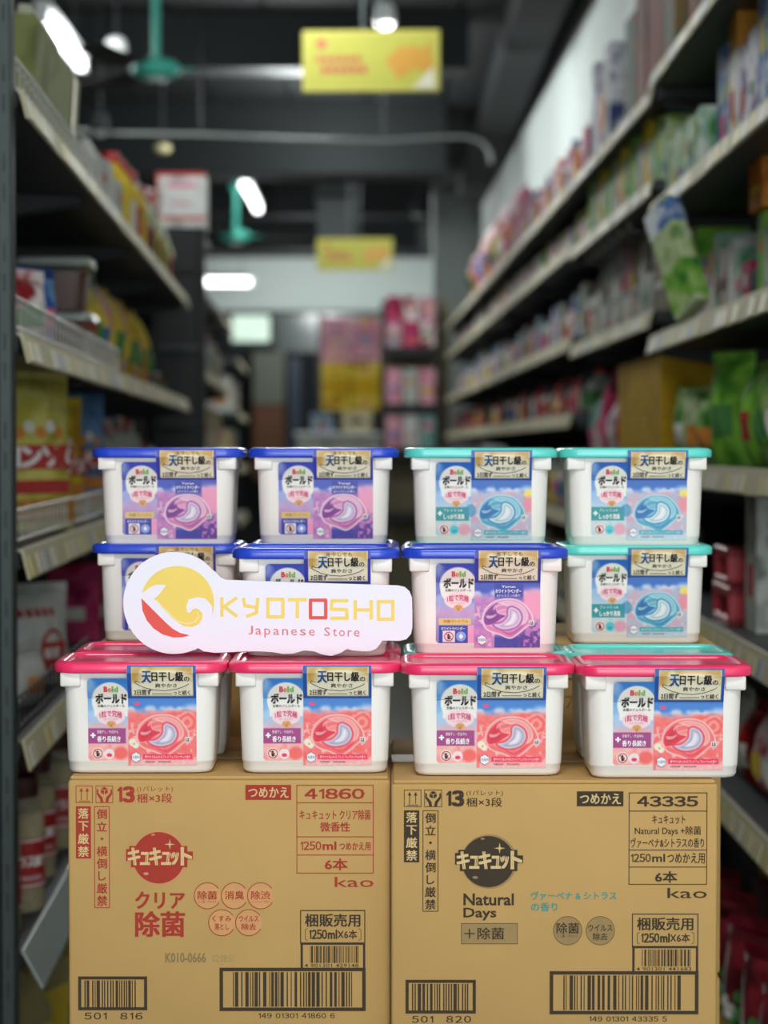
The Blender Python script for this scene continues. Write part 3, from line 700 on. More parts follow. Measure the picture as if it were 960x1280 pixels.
def label_print(kind, par):
    P = Print(65, 139, KP, ydep, .00018)
    P.text('天', 69.3, 7.5, 80.5, 22.6, mat('deep_blue_ink', '1c4f86', .6), 3, .03); P.text('日干し級', 81.5, 8.2, 121, 20.5, K_, 3, .03)
    P.text('の', 122, 14.8, 128.8, 20.6, K_, 3, .02); P.text('爽やかさ', 85.5, 23.4, 113, 28.8, K_, 3, .012)
    pts = [(66, 22), (61, 20), (60, 22.5), (64, 25), (72, 29), (84, 32), (98, 33), (112, 31), (122, 27.5), (128, 24)]
    P.line(pts, .8, K_, 3); P.line([(66, 22), (74, 20.5)], .6, K_, 3)
    P.text('2日間ず', 58.8, 31.5, 80.5, 38.6, K_, 3, .02); P.rect(81.5, 36.6, 106.5, 37.4, K_, 3); P.text('っと続く', 108.3, 32.5, 129.4, 38.6, K_, 3, .018)
    if kind == 'blue': P.text('夜', 79, 1.8, 84.5, 7, Nv, 3, .01); P.text('干しでも', 86, 1.8, 113, 7, K_, 3, .008)
    for ch, a, c, hx in (('B', 20.8, 25.3, 'd8405c'), ('o', 26, 29.8, 'e8864a'), ('l', 30.8, 32.8, '8ab84a'), ('d', 33.8, 38.6, '7ebf6a')):
        P.text(ch, a, 27.5 + (2 if ch == 'o' else 0), c, 34.4, mat('ink_' + hx, hx, .6), 3, .03)
    P.text('ボールド', 10.4, 36.7, 49, 49.4, K_, 3, .04); P.text('太陽のジェルボール', 12, 50.8, 46.6, 54.3, K_, 3, .012)
    P.text('1粒で究極', 15, 60.5, 43, 68.5, Rk, 3, .018, arc=2.5); P.text('パーフェクト', 20, 68, 38, 71, Rk, 3, .01)
    for i in range(5): P.line([(29.4, 79.5), (25 + 2.2 * i, 73)], .35, mat('shell_ink', 'b87a3a', .6), 3)
    if kind == 'blue':
        P.text('ホワイトラベンダー', 7, 101, 38, 105, Wt, 3, .014)
        P.text('Yorun', 86, 46.2, 104, 49.5, Wt, 3, .008); P.text('ホワイトラベンダー', 78, 51, 112, 56.4, Wt, 3, .018); P.text('&ジャスミンの香り', 80, 57.8, 110, 61.2, Wt, 3, .01)
        P.text('抗菌プレミアム', 10, 91.5, 42, 95.5, mat('brown_ink', '8a6a30', .6), 3, .006)
        kx, ky = 17, 113.5; P.text('♦', 30, 110, 36, 117, Wt, 3, .01)
    else:
        P.text('+', 3.4, 87, 9, 93, Wt, 3, .05)
        P.text('部屋干し・外出中も' if kind == 'red' else 'フレッシュ&', 11.5, 83.5, 38, 87.6, Wt, 3, .006); P.text('香り長続き' if kind == 'red' else 'しっかり消臭', 11.5, 91, 41, 98.5, Wt, 3, .022)
        P.text('華やかさあふれるプレミアムブロッサムの香り' if kind == 'red' else '爽やかさあふれるフレッシュフラワーの香り', 71.5, 115.8, 129, 119.2, Wt, 3, .006)
        P.text('洗濯用洗剤', 71, 122.6, 84, 125, K_, 3, 0); P.text('液体合成洗剤', 88, 122.6, 104, 125, K_, 3, 0)
        kx, ky = 12.2, 113.2
    P.ring(kx, ky, 6.2, 1.1, Rr, 3, 24); P.disc(kx - .4, ky - 2, 1.5, K_, 3, 10); P.poly([(kx - 2, ky - .6), (kx + 2.6, ky - .8), (kx + 1, ky + 3.8), (kx - 1.6, ky + 3.6)], K_, 3)
    P.line([(kx - 4.2, ky - 4.2), (kx + 4.2, ky + 4.2)], .8, Rr, 4)
    hx = [(60.3 + 6.2 * math.cos(PI / 6 + i * PI / 3), 118 + 6.6 * math.sin(PI / 6 + i * PI / 3)) for i in range(6)]
    P.poly(hx, Wt, 3); P.line(hx + hx[:1], .5, mat('slate_ink', '56607a', .6), 4); P.text('抗菌剤', 55.8, 116, 64.8, 119.8, mat('slate_ink', '56607a', .6), 4, .01)
    P.text('は', 123.2, 93.4, 128, 98, K_, 3, .02)
    return P.build('label_lettering', par)
def make_tub(kind, label, loc):
    t = thing('detergent_tub', label, 'tub', loc, (0, 0, 0), {'red': 'crimson lidded tubs', 'blue': 'blue lidded tubs', 'aqua': 'aqua lidded tubs'}[kind])
    sec = [(.064, .040, .0), (.0685, .0445, .0008), (.0705, .0462, .004), (.0708, .0465, .0105), (.0714, .0471, .0112), (.0716, .0473, .013)]
    sec += [(.0717 + .0029 * q, .0474 + .0031 * q, .013 + .087 * q) for q in (0.25, .5, .75, 1)]
    MB().loft([rrect(a, b, .014, z, 6) for a, b, z in sec]).build('tub_body', M_tub, t)
    for s in (-1, 1):
        MB().cbox(min(s * .0565, s * .0768), max(s * .0565, s * .0768), -.0522, .0522, .0852, .0995, .0018, seg=2).build('corner_collar', M_tub, t)
    hw, hd = .0845, .0575
    rg = [rrect(hw - .004, hd - .004, .018, .0985), rrect(hw - .0005, hd - .0005, .021, .0992), rrect(hw, hd, .0215, .1003), rrect(hw, hd, .0215, .1062), rrect(hw - .0012, hd - .0012, .0205, .1082),
          rrect(hw - .005, hd - .005, .018, .1098), rrect(hw - .009, hd - .009, .015, .1100), rrect(hw - .0105, hd - .0105, .014, .1092), rrect(hw - .0115, hd - .0115, .013, .1070)]
    m = MB().loft(rg)
    m.build('lid', LID[kind], t)
    lp = MB()
    for s in (-1, 1): lp.cbox(s * (hw - .011) - .006, s * (hw - .011) + .006, -.018, .018, .0985, .1008, .001)
    lp.build('lid_latch', LID[kind], t)
    link('front_label', label_mesh(kind), t)
    label_print(kind, t)
    return t
protos = {}
def tub(kind, px, Df, zb, label, rz=0):
    x = (px - 480) / F * Df
    loc = (x, Df + .0575, zb)
    if kind not in protos: protos[kind] = make_tub(kind, label, loc); protos[kind].rotation_euler = (0, 0, rz); return protos[kind]
    return copy_tree(protos[kind], loc, (0, 0, rz), label)
Z1 = ZT; Z2 = ZT + .107
tub('red', 171.5, 2.115, Z1, 'front crimson lidded tub on the red printed box, end of row by the shelves', .012)
tub('red', 392.5, 2.115, Z1, 'front crimson lidded tub on the red printed box, next to the brown printed box', .004)
tub('red', 611.5, 2.098, Z1, 'front crimson lidded tub on the brown printed box, below the lone front blue tub', 0)
tub('red', 834.5, 2.083, Z1, 'front crimson lidded tub on the brown printed box, outermost under aqua tubs', -.004)
tub('red', 192, 2.235, Z1, 'crimson lidded tub hidden behind the outer front crimson tub, lid showing below the sign', .01)
tub('red', 398, 2.235, Z1, 'crimson lidded tub behind the sign, second row under a blue tub')
tub('aqua', 609, 2.218, Z1, 'aqua lidded tub wedged behind a front crimson tub and under the lone front blue tub')
tub('aqua', 817, 2.203, Z1, 'aqua lidded tub in second row, behind the outermost front crimson tub', 0)
tub('blue', 394, 2.190, Z2, 'blue lidded tub standing behind the word part of the white sign')
tub('blue', 607.5, 2.200, Z2, 'blue lidded tub standing alone in front, below an aqua tub', 0)
tub('blue', 207, 2.435, ZR, 'lower rear blue lidded tub behind the round logo of the white sign')
tub('blue', 404, 2.437, ZR, 'lower rear blue lidded tub behind another blue tub, nearly hidden')
tub('aqua', 602, 2.400, ZR, 'lower rear aqua lidded tub hidden behind the lone front blue tub')
tub('aqua', 798, 2.402, ZR, 'lower rear aqua lidded tub at the outer end, directly above crimson lids')
ZT2 = ZR + .107
tub('blue', 208, 2.432, ZT2, 'top blue lidded tub at the outer end above the round logo')
tub('blue', 404, 2.436, ZT2, 'top blue lidded tub next to the aqua tubs')
tub('aqua', 602, 2.398, ZT2, 'top aqua lidded tub next to the blue tubs')
tub('aqua', 797, 2.404, ZT2, 'top aqua lidded tub at the outer end of the row')

# ================================================================ shop sign
DS = 2.172
kS = DS / F
M_sgn = mat('white_board', 'e6e2ee', .35, var=.01, coat=.3)
M_sy = mat('sign_yellow', 'f0d35e', .45, var=.05, scale=10); M_sr = mat('sign_red', 'e04636', .45); M_sp = mat('sign_pink_ink', 'd87a80', .5)
out = [(217 + 63.5 * math.cos(a), 753.5 + 64 * math.sin(a)) for a in [math.radians(d) for d in range(62, 322, 6)]]
out += [(272, 717), (276, 722), (282, 724.5), (380, 728), (480, 731), (497, 731.5), (506, 733.5), (512, 739), (515, 747), (515.5, 766), (515.5, 784), (514, 792), (508, 799), (499, 801), (478, 800.5), (475, 805), (470, 811), (462, 814), (452, 814), (440, 813), (434, 811), (426, 816), (414, 820), (402, 818), (392, 814), (380, 813), (366, 817), (354, 817.5), (340, 815), (322, 814), (300, 814.5), (268, 816), (254, 814)]
zb = W(217, 818, DS).z
sg = thing('shop_sign', 'white die-cut sign board with yellow and red logo propped on crimson lids', 'sign', ((335 - 480) * kS, DS, zb), (0, 0, 0))
cv = lambda u, v: ((u - 335) * kS, (818 - v) * kS)
mb = MB(); n = len(out); fr_ = [(cv(*p)[0], -.0, cv(*p)[1]) for p in out]; bk = [(a, .005, c) for a, b, c in fr_]
mb.add(fr_ + bk, [tuple(range(n)), tuple(range(n, 2 * n))[::-1]] + [(i, n + i, n + (i + 1) % n, (i + 1) % n) for i in range(n)])
mb.build('board', M_sgn, sg)
P = Print(335, 818, kS, eps=.0001)
# sun disc with the crane-like cut and the wave
S = lambda X, Y: (140 + X / 6.4, 680 + Y / 6.4)
sun = [S(520 + 295 * math.cos(a), 470 - 297 * math.sin(a)) for a in [math.radians(d) for d in range(-20, 168, 5)]]
sun += [S(*p) for p in ((300, 345), (350, 322), (432, 325), (372, 405), (332, 436), (420, 530), (500, 610), (570, 655), (640, 664), (690, 640), (718, 600), (722, 560), (700, 528), (670, 512), (640, 522), (622, 550), (600, 545), (590, 500), (612, 440), (680, 424), (740, 432), (775, 465), (800, 500), (798, 560))]
P.poly(sun, M_sy, 0)
P.line([S(*p) for p in ((350, 450), (430, 530), (520, 615), (600, 640), (660, 622), (690, 580), (680, 545))], .9, mat('sign_pale', 'f6ecc4', .5), 1)
P.poly([S(*p) for p in ((232, 432), (300, 500), (370, 570), (430, 630), (480, 675), (540, 710), (620, 730), (560, 745), (490, 748), (400, 722), (330, 675), (275, 610), (240, 530))], M_sr, 0)
def letter(strokes, x0, y0, w, h, m, sw=4.3):
    for s_ in strokes: P.line([(x0 + a * w, y0 + b * h + (x0 - 275) * .022) for a, b in s_], sw, m, 0 if m is not M_sr else 1)
Y0 = 747.5; HH = 22
for (ch, x0, w, m) in (('K', 277, 18, M_sy), ('Y', 304, 18, M_sy), ('O', 334.5, 19, M_sy), ('T', 361, 21, M_sy), ('O', 388, 19, M_sr), ('S', 414, 20, M_sy), ('H', 444, 20, M_sy), ('O', 473, 18, M_sy)):
    G = {'K': [[(0, 0), (0, 1)], [(1, .0), (.1, .5)], [(.1, .45), (1, 1)]], 'Y': [[(0, 0), (.1, .4), (.95, .5)], [(1, 0), (.9, .8), (.25, 1)]], 'O': [[(0, 0), (1, 0), (1, 1), (0, 1), (0, 0)]],
         'T': [[(0, 0), (1, 0)], [(.5, 0), (.5, 1)]], 'S': [[(1, 0), (.05, 0), (.0, .48), (.95, .52), (1, 1), (0, 1)]], 'H': [[(0, 0), (0, 1)], [(1, 0), (1, 1)], [(0, .5), (1, .5)]]}[ch]
    letter(G, x0, Y0, w, HH, m)
P.put_ = P.put
P.put = lambda pts, f, m, l: P.put_([(u, v + (u - 310) * .02) for u, v in pts], f, m, l)
x = 310
for wd_, a, c in (('Japanese', 310, 397), ('Store', 405, 453)):
    nn = len(wd_)
    ws = [{'J': .8, 'S': 1, 't': .7, 'r': .7}.get(q, 1) for q in wd_]; tot = sum(ws) ; xx = a
    for q, w_ in zip(wd_, ws):
        adv = (c - a) / tot * w_; top = 782 if q in 'JS' else (783.5 if q == 't' else 785); bot = 796.5 if q == 'p' else 793
        P.text(q, xx, top, xx + adv * .68, bot, M_sp, 1, .004); xx += adv
P.build('sign_print', sg, label='yellow and red logo with lettering')
# small folding feet at the back
for u in (230, 440):
    a_ = cv(u, 816)
    MB().cbox(a_[0] - .012, a_[0] + .012, .005, .022, a_[1] + .002, a_[1] + .006, .001).build('stand_foot', M_sgn, sg)
# ================================================================ shelving bays
M_deck = mat('shelf_grey_deck', '3a4042', .5, .3); M_under = mat('shelf_black_steel', '141719', .5, .2)
M_post = mat('grey_green_post', '3c4644', .5, .3); M_rail = mat('cream_rail', 'bdb594', .65)
M_wire = mat('white_wire', 'cfcfc8', .4); M_railg = mat('bare_grey_rail', 'a9b4b0', .35, coat=.3)
M_holes = mat('black_perforated_back', '1a1d1f', .6)
M_tags = [mat('white_price_tag', 'cfccba', .5), mat('yellow_price_tag', 'cdc187', .5), mat('blue_price_tag', 'a9b2b8', .5), mat('pale_yellow_tag', 'd2caa4', .5)]
ORD = ['first', 'second', 'third', 'fourth', 'fifth', 'sixth', 'seventh', 'eighth', 'ninth', 'tenth', 'eleventh', 'twelfth', 'thirteenth', 'fourteenth', 'fifteenth', 'sixteenth', 'seventeenth', 'eighteenth', 'nineteenth', 'twentieth', 'twenty-first', 'twenty-second', 'twenty-third', 'twenty-fourth', 'twenty-fifth', 'twenty-sixth', 'twenty-seventh', 'twenty-eighth', 'twenty-ninth', 'thirtieth']
TAGM = {}
class Run:
    def __init__(s, X0, a, side): s.X0, s.a, s.side = X0, a, side; s.rz = (-side) * PI / 2 - math.atan(a)
    def at(s, q, t, z): return (s.X0 + s.a * q + s.side * t, q - s.side * s.a * t, z)
    def s_of(s, px): return s.X0 / ((px - 480) / F - s.a)
def bay(run, s0, s1, tiers, label, depth=.42, rails=None, fence=(), posts=(0, 1), top=None, tagp=.8, tagstep=.085, cut=0, hooks=None):
    L = s1 - s0
    near0 = run.side < 0
    t = thing('shelving_bay', label, 'shelf', run.at(s0 if near0 else s1, 0, 0), (0, 0, run.rz), 'black shelving bays')
    top = top or H + max(tiers) + .12
    X = (lambda s_: s_ - s0) if near0 else (lambda s_: s1 - s_)
    MB().cbox(.004, L - .004, depth + .01, depth + .03, .04, top, .003).build('back_panel', M_holes, t)
    for e in posts:
        x = X(s0 + .018) if e == 0 else X(s1 - .018)
        MB().cbox(x - .016, x + .016, depth - .05, depth + .01, .04, top, .003).build('upright', M_under, t)
    MB().cbox(.004, L - .004, .02, depth, .0, .09, .004).build('plinth', M_under, t)
    rnd = random.Random(int(s0 * 100) + run.side)
    for i, z in enumerate(tiers):
        zz = H + z
        m = MB(); m.cbox(.004, L - .004, .0, depth - .052, -.028, 0, .003, 0)
        sh = m.build('shelf', M_deck, t, loc=(0, 0, zz))
        if 'br' not in TAGM: TAGM['br'] = {}
        if depth not in TAGM['br']:
            b = MB(); b.add([(d, y, z_) for d in (-.003, .003) for y, z_ in ((.02, -.029), (depth - .05, -.029), (depth - .05, -.10), (.02, -.045))], [(0, 1, 2, 3), (7, 6, 5, 4), (0, 4, 5, 1), (1, 5, 6, 2), (2, 6, 7, 3), (3, 7, 4, 0)])
            TAGM['br'][depth] = b.mesh('shelf_bracket', [M_under])
        for x in (.02, L - .02): link('shelf_bracket', TAGM['br'][depth], sh, loc=(x, 0, 0))
        if rails is not None and rails.get(i) == 'none': continue
        rm = M_rail; tilt = -.24; hh = .042
        if rails and rails.get(i) == 'grey': rm, tilt, hh = M_railg, -.5, .06
        R_ = Matrix.Translation((0, -.004, -.008)) @ Matrix.Rotation(tilt, 4, 'X')
        rl = MB().cbox(.006, L - .006, -.004, 0, -hh + .006, .010, .0012, 0, R_).build('price_rail', rm, sh)
        if rails and rails.get(i) == 'grey': continue
        x = .03
        while x < L - .08:
            if rnd.random() < tagp:
                w = rnd.choice((.05, .06, .06, .075)); k = rnd.choice((0, 0, 1, 3, 3, 2))
                if (w, k) not in TAGM: TAGM[(w, k)] = MB().box(0, w, -.0016, 0, 0, .030).mesh('price_tag', [M_tags[k]])
                g = link('price_tag', TAGM[(w, k)], rl); g.matrix_local = R_ @ Matrix.Translation((x, -.0045, -hh + .009))
            x += tagstep * rnd.uniform(.85, 1.3)
        if i in fence:
            fm = MB(); fh = .056
            a, b_ = fence[i]; a = a - s0; b_ = b_ - s0
            if not near0: a, b_ = L - b_, L - a
            fm.tube((a, .012, fh), (b_, .012, fh), .0026, n=6); fm.tube((a, .012, .012), (b_, .012, .012), .0022, n=6); fm.tube((a, .012, .045), (b_, .012, .03), .0013, n=5)
            fm.tube((a, .012, .005), (a, .012, fh), .0026, n=6)
            n = int((b_ - a) / .055)
            for k in range(n + 1): fm.tube((a + k * .055, .012, .01), (a + k * .055, .012, fh), .0017, n=4)
            fm.build('wire_fence', fence.get('mat', M_wire) if i != 3 else M_under, sh, kind='stuff')
    return t
LR = Run(-.416, -.035, -1)
RA = Run(.600, .0018, 1)
RB = Run(.720, -.020, 1)
LT = [.515, .165, -.148, -.425, -.730, -1.02]
fe = {i: (3.17, 4.24) for i in range(4)}
bay(LR, 3.15, 4.25, LT, 'nearest black rack bay, with wire fences and soup jars', rails={4: 'grey'}, fence={**fe}, posts=(1,), cut=1)
bay(LR, 4.25, 5.35, LT, 'second black rack bay, holding the dark paste containers and yellow packets', fence={0: (4.25, 4.6), 1: (4.25, 5.0), 2: (4.25, 5.3)})
bay(LR, 5.35, 6.45, LT, 'third black rack bay, with yellow and silver bottles up on top')
bay(LR, 6.45, 7.5, LT, 'fourth black rack bay, ending at the tall dark end panel')
# near end post with slots
t = thing('rack_post', 'grey green slotted upright post at the nearest end of the black rack', 'post', (W(10, 640, 3.1).x - .004, 3.105, 0))
MB().cbox(-.0095, .0095, 0, .04, 0, 2.6, .002).build('post_body', M_post, t)
MB().cbox(-.045, -.0097, .002, .045, 0, 2.6, .002).build('post_flange', M_under, t)
sl = MB()
for k in range(60):
    if k % 3 != 2: sl.box(-.0015, .0015, -.0006, .0, .06 + k * .042, .085 + k * .042)
sl.build('slot_row', M_under, t, kind='stuff')
# tall dark end panel and racks behind
p0 = W(214, 290, 7.9); p1 = W(249, 600, 7.9)
t = thing('end_rack', 'tall black rack end with the red and white display box on top', 'rack', ((p0.x + p1.x) / 2 - .02, 7.85, 0), (0, 0, .02))
ew = (p1.x - p0.x) + .07
MB().cbox(-ew / 2, ew / 2, 0, .02, 0, p0.z, .003).build('end_panel', M_holes, t)
for s in (-1, 1): MB().cbox(s * ew / 2 - .012, s * ew / 2 + .012, -.012, .03, 0, p0.z + .01, .003).build('upright', M_under, t)
MB().cbox(-ew / 2, ew / 2, .02, .5, p0.z - .03, p0.z, .003).build('rack_top', M_under, t)
for k in range(7): MB().cbox(-ew / 2 + .01, ew / 2 - .01, -.006, 0, .3 + k * .28, .315 + k * .28, .001).build('slat', M_post if k % 2 else M_under, t)
L2 = Run(-.416, -.033, -1)
L2T = [.62, .3, 0, -.3, -.6, -.9]
bay(L2, 8.5, 9.9, L2T, 'fifth black rack bay beyond the tall end panel', rails={0: 'none'}, top=H + .85, tagp=0)
bay(L2, 9.9, 11.3, L2T, 'sixth black rack bay, beyond the tall end panel', top=H + .7, tagp=0)
bay(L2, 12.2, 13.8, [.5, .2, -.1, -.4, -.7], 'farthest black rack bay, deep in the shop on the post side', top=H + .6, tagp=0)
# right
RT = [.84, .548, .252, -.035, -.325, -.615, -1.16]
bay(RA, 3.3, 4.98, RT, 'nearest wall-side bay with green bags and red boxes', depth=.46, top=H + .95)
BT = [.823, .615, .30, .06, -.2, -.5, -.85]
bay(RB, 5.02, 6.75, [.823, .615, .315, -.06, -.34, -.64], 'hook bay on the wall side with grey hanging packets', depth=.44)
nm = ['third', 'fourth', 'fifth', 'sixth', 'seventh', 'eighth']
sB = [6.77, 8.3, 9.9, 11.5, 13.1, 14.7]
for i in range(5):
    bay(RB, sB[i], sB[i + 1] - .02, [.823, .63, .345, .105, -.2, -.5], '%s wall-side bay counted from the camera' % nm[i], depth=.44, tagp=.5, tagstep=.12)

# ================================================================ goods
PAL = {}
def pal(name, cols, word, scale=18, bands=None, **k):
    PAL[name] = (pack_mat('pack_' + name, cols, scale, bands, **k), word)
pal('green', ['2f7a34', '7fb24a', 'c9d6a0'], 'green'); pal('lime', ['5aa83a', '8fce4a', '4d9430'], 'lime green', 10); pal('palegreen', ['8fae58', 'b9c89a', '5f8a44'], 'pale green')
pal('whitegreen', ['d4dcd0', '8ab89a', '2f7a4a'], 'white and green'); pal('orange', ['c06a1a', 'd88e34', '9a4c14'], 'orange', 12); pal('orangewhite', ['e6e2da', 'dcdcd6', 'd08a34'], 'orange and white', bands=[(.72, 1.1, 'c98a34')])
pal('purplewhite', ['e2dfe6', 'e2dfe6', '6a4a8a'], 'white and purple', 12); pal('bluewhite', ['d8dde0', '4a70b0', '9cb070'], 'blue and white'); pal('brownred', ['6e2218', '7c3424', '521a14'], 'brownish red', 7)
pal('tanteal', ['7a6440', '42706a', '8e4630'], 'tan and teal'); pal('red', ['a01420', 'b82a24', '7a1016'], 'red', 9); pal('mauve', ['6a5050', '7e5c58', '4e3c48'], 'mauve', 9)
pal('pink', ['d88098', 'e4b0bc', 'b8507a'], 'pink', 14); pal('magenta', ['b0285a', 'd04a7a', '8a1a48'], 'magenta', 12); pal('navywhite', ['24305a', 'd8d8dc', '3a4a7a'], 'navy and white', 10)
pal('grey', ['8a8c86', 'b4b4aa', '6a6c68'], 'grey'); pal('greybrown', ['6e6050', '8e806c', '52463a'], 'grey brown', 10); pal('silver', ['a4a8a0', 'c4c8c0', '80867e'], 'silvery', 16); pal('teal', ['5a9a94', 'a0c4bc', '3a7a78'], 'teal', 12)
pal('yellow', ['d2b02a', 'e6cc4a', 'b08a1a'], 'yellow', 9); pal('mustard', ['c0961a', 'cfa626', 'a87e12'], 'mustard yellow', 7); pal('white', ['c4c6c2', 'd4d4d0', '9aa2a0'], 'white', 9); pal('pinkwhite', ['d8c4c4', 'd07a94', 'a8a8b4'], 'pink and white', 14)
pal('maroon', ['5a1a1e', '7a2428', '42101a'], 'maroon', 9); pal('gold', ['a8843a', 'd0b060', '6e5420'], 'gold', 16); pal('redwhite', ['b8323a', 'e6dcdc', '8a222a'], 'red and white', 13); pal('black', ['1e1e20', '2e2c2c', '141416'], 'black', 9); pal('darkgold', ['2a2418', '6a5222', '1c1a16'], 'dark amber', 12)
pal('crispbag', ['beb44a', 'd6ce76', 'a2963a'], 'yellow', 10); pal('khaki', ['767e48', '868e58', '666e3e'], 'khaki green', 8); pal('brown', ['6a4a2e', '86603a', '4a3220'], 'brown', 9); pal('bluebag', ['2e5aa0', '6a94c4', '23407a'], 'blue', 10); pal('cream', ['c8bc94', 'ded4b0', 'a89a6c'], 'cream', 12)
pal('yellowred', ['d6bc34', 'e0c850', 'c8a020'], 'yellow and red', 10, bands=[(.35, .55, 'b8302a')]); pal('floral', ['6a1420', '9a2a38', '4a0e18'], 'dark red floral', 8, rough=.3, coat=.5)
PAL['yellowcap'] = (pack_mat('pack_yellowcap', ['d8b21e', 'e8cc3a', 'c49a14'], 9), 'yellow')
M_capr = mat('red_cap', 'c42a26', .35, coat=.3); M_capw = mat('white_cap', 'd8dad6', .4); M_capb = mat('blue_cap', '23407c', .35, coat=.3); M_steel = mat('steel_hook', '9a9c98', .3, .8)
M_print = {k: mat('patch_' + k, h, .8) for k, h in dict(white='e2e0d8', red='b83a34', yellow='dcc040', blue='4a6aa8', green='4a8a44', pink='d86a90', black='26262a', orange='d88a3a').items()}
RNG = random.Random(77)
MC = {}
def goods_mesh(kind, w, d, h, key, v=0):
    k = (kind, w, d, h, key, v)
    if k in MC: return MC[k]
    m0 = PAL[key][0]; r = random.Random(str(k)); parts = []
    if kind == 'carton':
        parts.append(('carton_body', MB().cbox(-w / 2, w / 2, -d / 2, d / 2, 0, h, .0015), [m0]))
        pm = M_print[r.choice(list(M_print))]; m = MB()
        a = r.uniform(.12, .6); b = a + r.uniform(.12, .25); q = r.uniform(.16, .3)
        if h < .3 and key != 'mustard':
            m.box(-w * q, w * q, -d / 2 - .0008, -d / 2, h * a, h * b); m.box(-w / 2 - .0008, -w / 2, -d * .25, d * .25, h * a, h * b); m.box(w / 2, w / 2 + .0008, -d * .25, d * .25, h * a, h * b)
            parts.append(('printed_patch', m, [pm]))
    elif kind == 'pouch':
        n, q = 10, 12; m = MB(); vv = []
        for sgn in (-1, 1):
            for j in range(q + 1):
                for i in range(n + 1):
                    x = i / n; y = j / q; b = (max(0, math.sin(PI * x)) ** .55) * (max(0, math.sin(PI * min(1, y * .96 + .02))) ** .5)
                    wr_ = 1 + .12 * math.sin(9 * x + 7 * y + v * 2) * math.sin(6 * y + v)
                    vv.append(((x - .5) * w * (1 - .06 * math.sin(PI * y)), sgn * d / 2 * b * wr_, y * h))
        o = (n + 1) * (q + 1); ff = []
        for j in range(q):
            for i in range(n):
                a = j * (n + 1) + i; ff.append((a, a + 1, a + n + 2, a + n + 1)); ff.append((o + a + n + 1, o + a + n + 2, o + a + 1, o + a))
        m.add(vv, ff, 0, None, True)
        parts.append(('bag_body', m, [m0]))
        parts.append(('crimped_seal', MB().cbox(-w / 2, w / 2, -.0015, .0015, h - .001, h + .018, .0005), [m0]))
        pm = M_print[r.choice(list(M_print))]
        m = MB(); pts = []; g = 8
        for j in range(g + 1):
            for i in range(g + 1):
                x = .24 + .52 * i / g; y = .28 + .3 * j / g
                b = (math.sin(PI * x) ** .55) * (math.sin(PI * (y * .96 + .02)) ** .5) * (1 + .12 * math.sin(9 * x + 7 * y + v * 2) * math.sin(6 * y + v))
                pts.append(((x - .5) * w * (1 - .06 * math.sin(PI * y)), -d / 2 * b - .0012, y * h))
        m.add(pts, [(j * (g + 1) + i, j * (g + 1) + i + 1, (j + 1) * (g + 1) + i + 1, (j + 1) * (g + 1) + i) for j in range(g) for i in range(g)], 0, None, True)
        parts.append(('printed_patch', m, [pm]))
    elif kind in ('bottle', 'jar'):
        rr = w / 2
        if kind == 'bottle': pr = [(rr * .9, 0), (rr, .006), (rr, h * .62), (rr * .8, h * .74), (rr * .42, h * .84), (rr * .40, h * .88)]; cp = (rr * .46, h * .88, h)
        else: pr = [(rr * .92, 0), (rr, .006), (rr, h * .70), (rr * .92, h * .78), (rr * .70, h * .84), (rr * .70, h * .87)]; cp = (rr * .76, h * .86, h)
        parts.append(('container_body', MB().lathe(pr, 20), [m0]))
        parts.append(('cap', MB().lathe([(cp[0] * .96, cp[1]), (cp[0], cp[1] + .003), (cp[0], cp[2] - .003), (cp[0] * .94, cp[2])], 18), [[M_capr, M_capw, M_capb][v % 3]]))
        parts.append(('wrap_label', MB().loft([[((rr + .0007) * math.cos(2 * PI * i / 20), (rr + .0007) * math.sin(2 * PI * i / 20), z) for i in range(20)] for z in (h * .18, h * .52)], caps=False), [M_print[r.choice(list(M_print))]]))
    elif kind == 'can':
        parts.append(('tin_body', MB().lathe([(w / 2 * .95, 0), (w / 2, .004), (w / 2, h - .004), (w / 2 * .95, h)], 20), [m0]))
        parts.append(('tin_lid', MB().lathe([(w / 2 * 1.01, h - .012), (w / 2 * 1.01, h + .001), (w / 2 * .96, h + .002)], 20), [M_capw]))
    MC[k] = [(n_, m.mesh(n_, ml)) for n_, m, ml in parts]
    return MC[k]
NAMES = dict(carton=('product_carton', 'carton'), pouch=('product_bag', 'bag'), bottle=('product_bottle', 'bottle'), jar=('product_jar', 'jar'), can=('product_tin', 'tin'))
def good(kind, key, w, d, h, loc, rz, label, group=None, v=0, name=None, cat=None, lean=0, roll=0, far=False):
    ps = goods_mesh(kind, w, d, h, key, v)
    n0, c0 = NAMES[kind]
    if far:   # too small in the photo to show its parts
        k = ('far', kind, w, d, h, key, v)
        if k not in MC:
            m = MB(); mats_ = []
            for n_, me in ps:
                m.add([q.co for q in me.vertices], [tuple(p.vertices) for p in me.polygons], len(mats_), None, kind != 'carton'); mats_.append(me.materials[0])
            MC[k] = m.mesh(n0, mats_)
        return thing(name or n0, label, cat or c0, loc, (lean, roll, rz), group, MC[k])
    t = thing(name or n0, label, cat or c0, loc, (lean, roll, rz), group)
    for n_, me in ps: link(n_, me, t)
    return t
def kw(kind): return NAMES[kind][1]
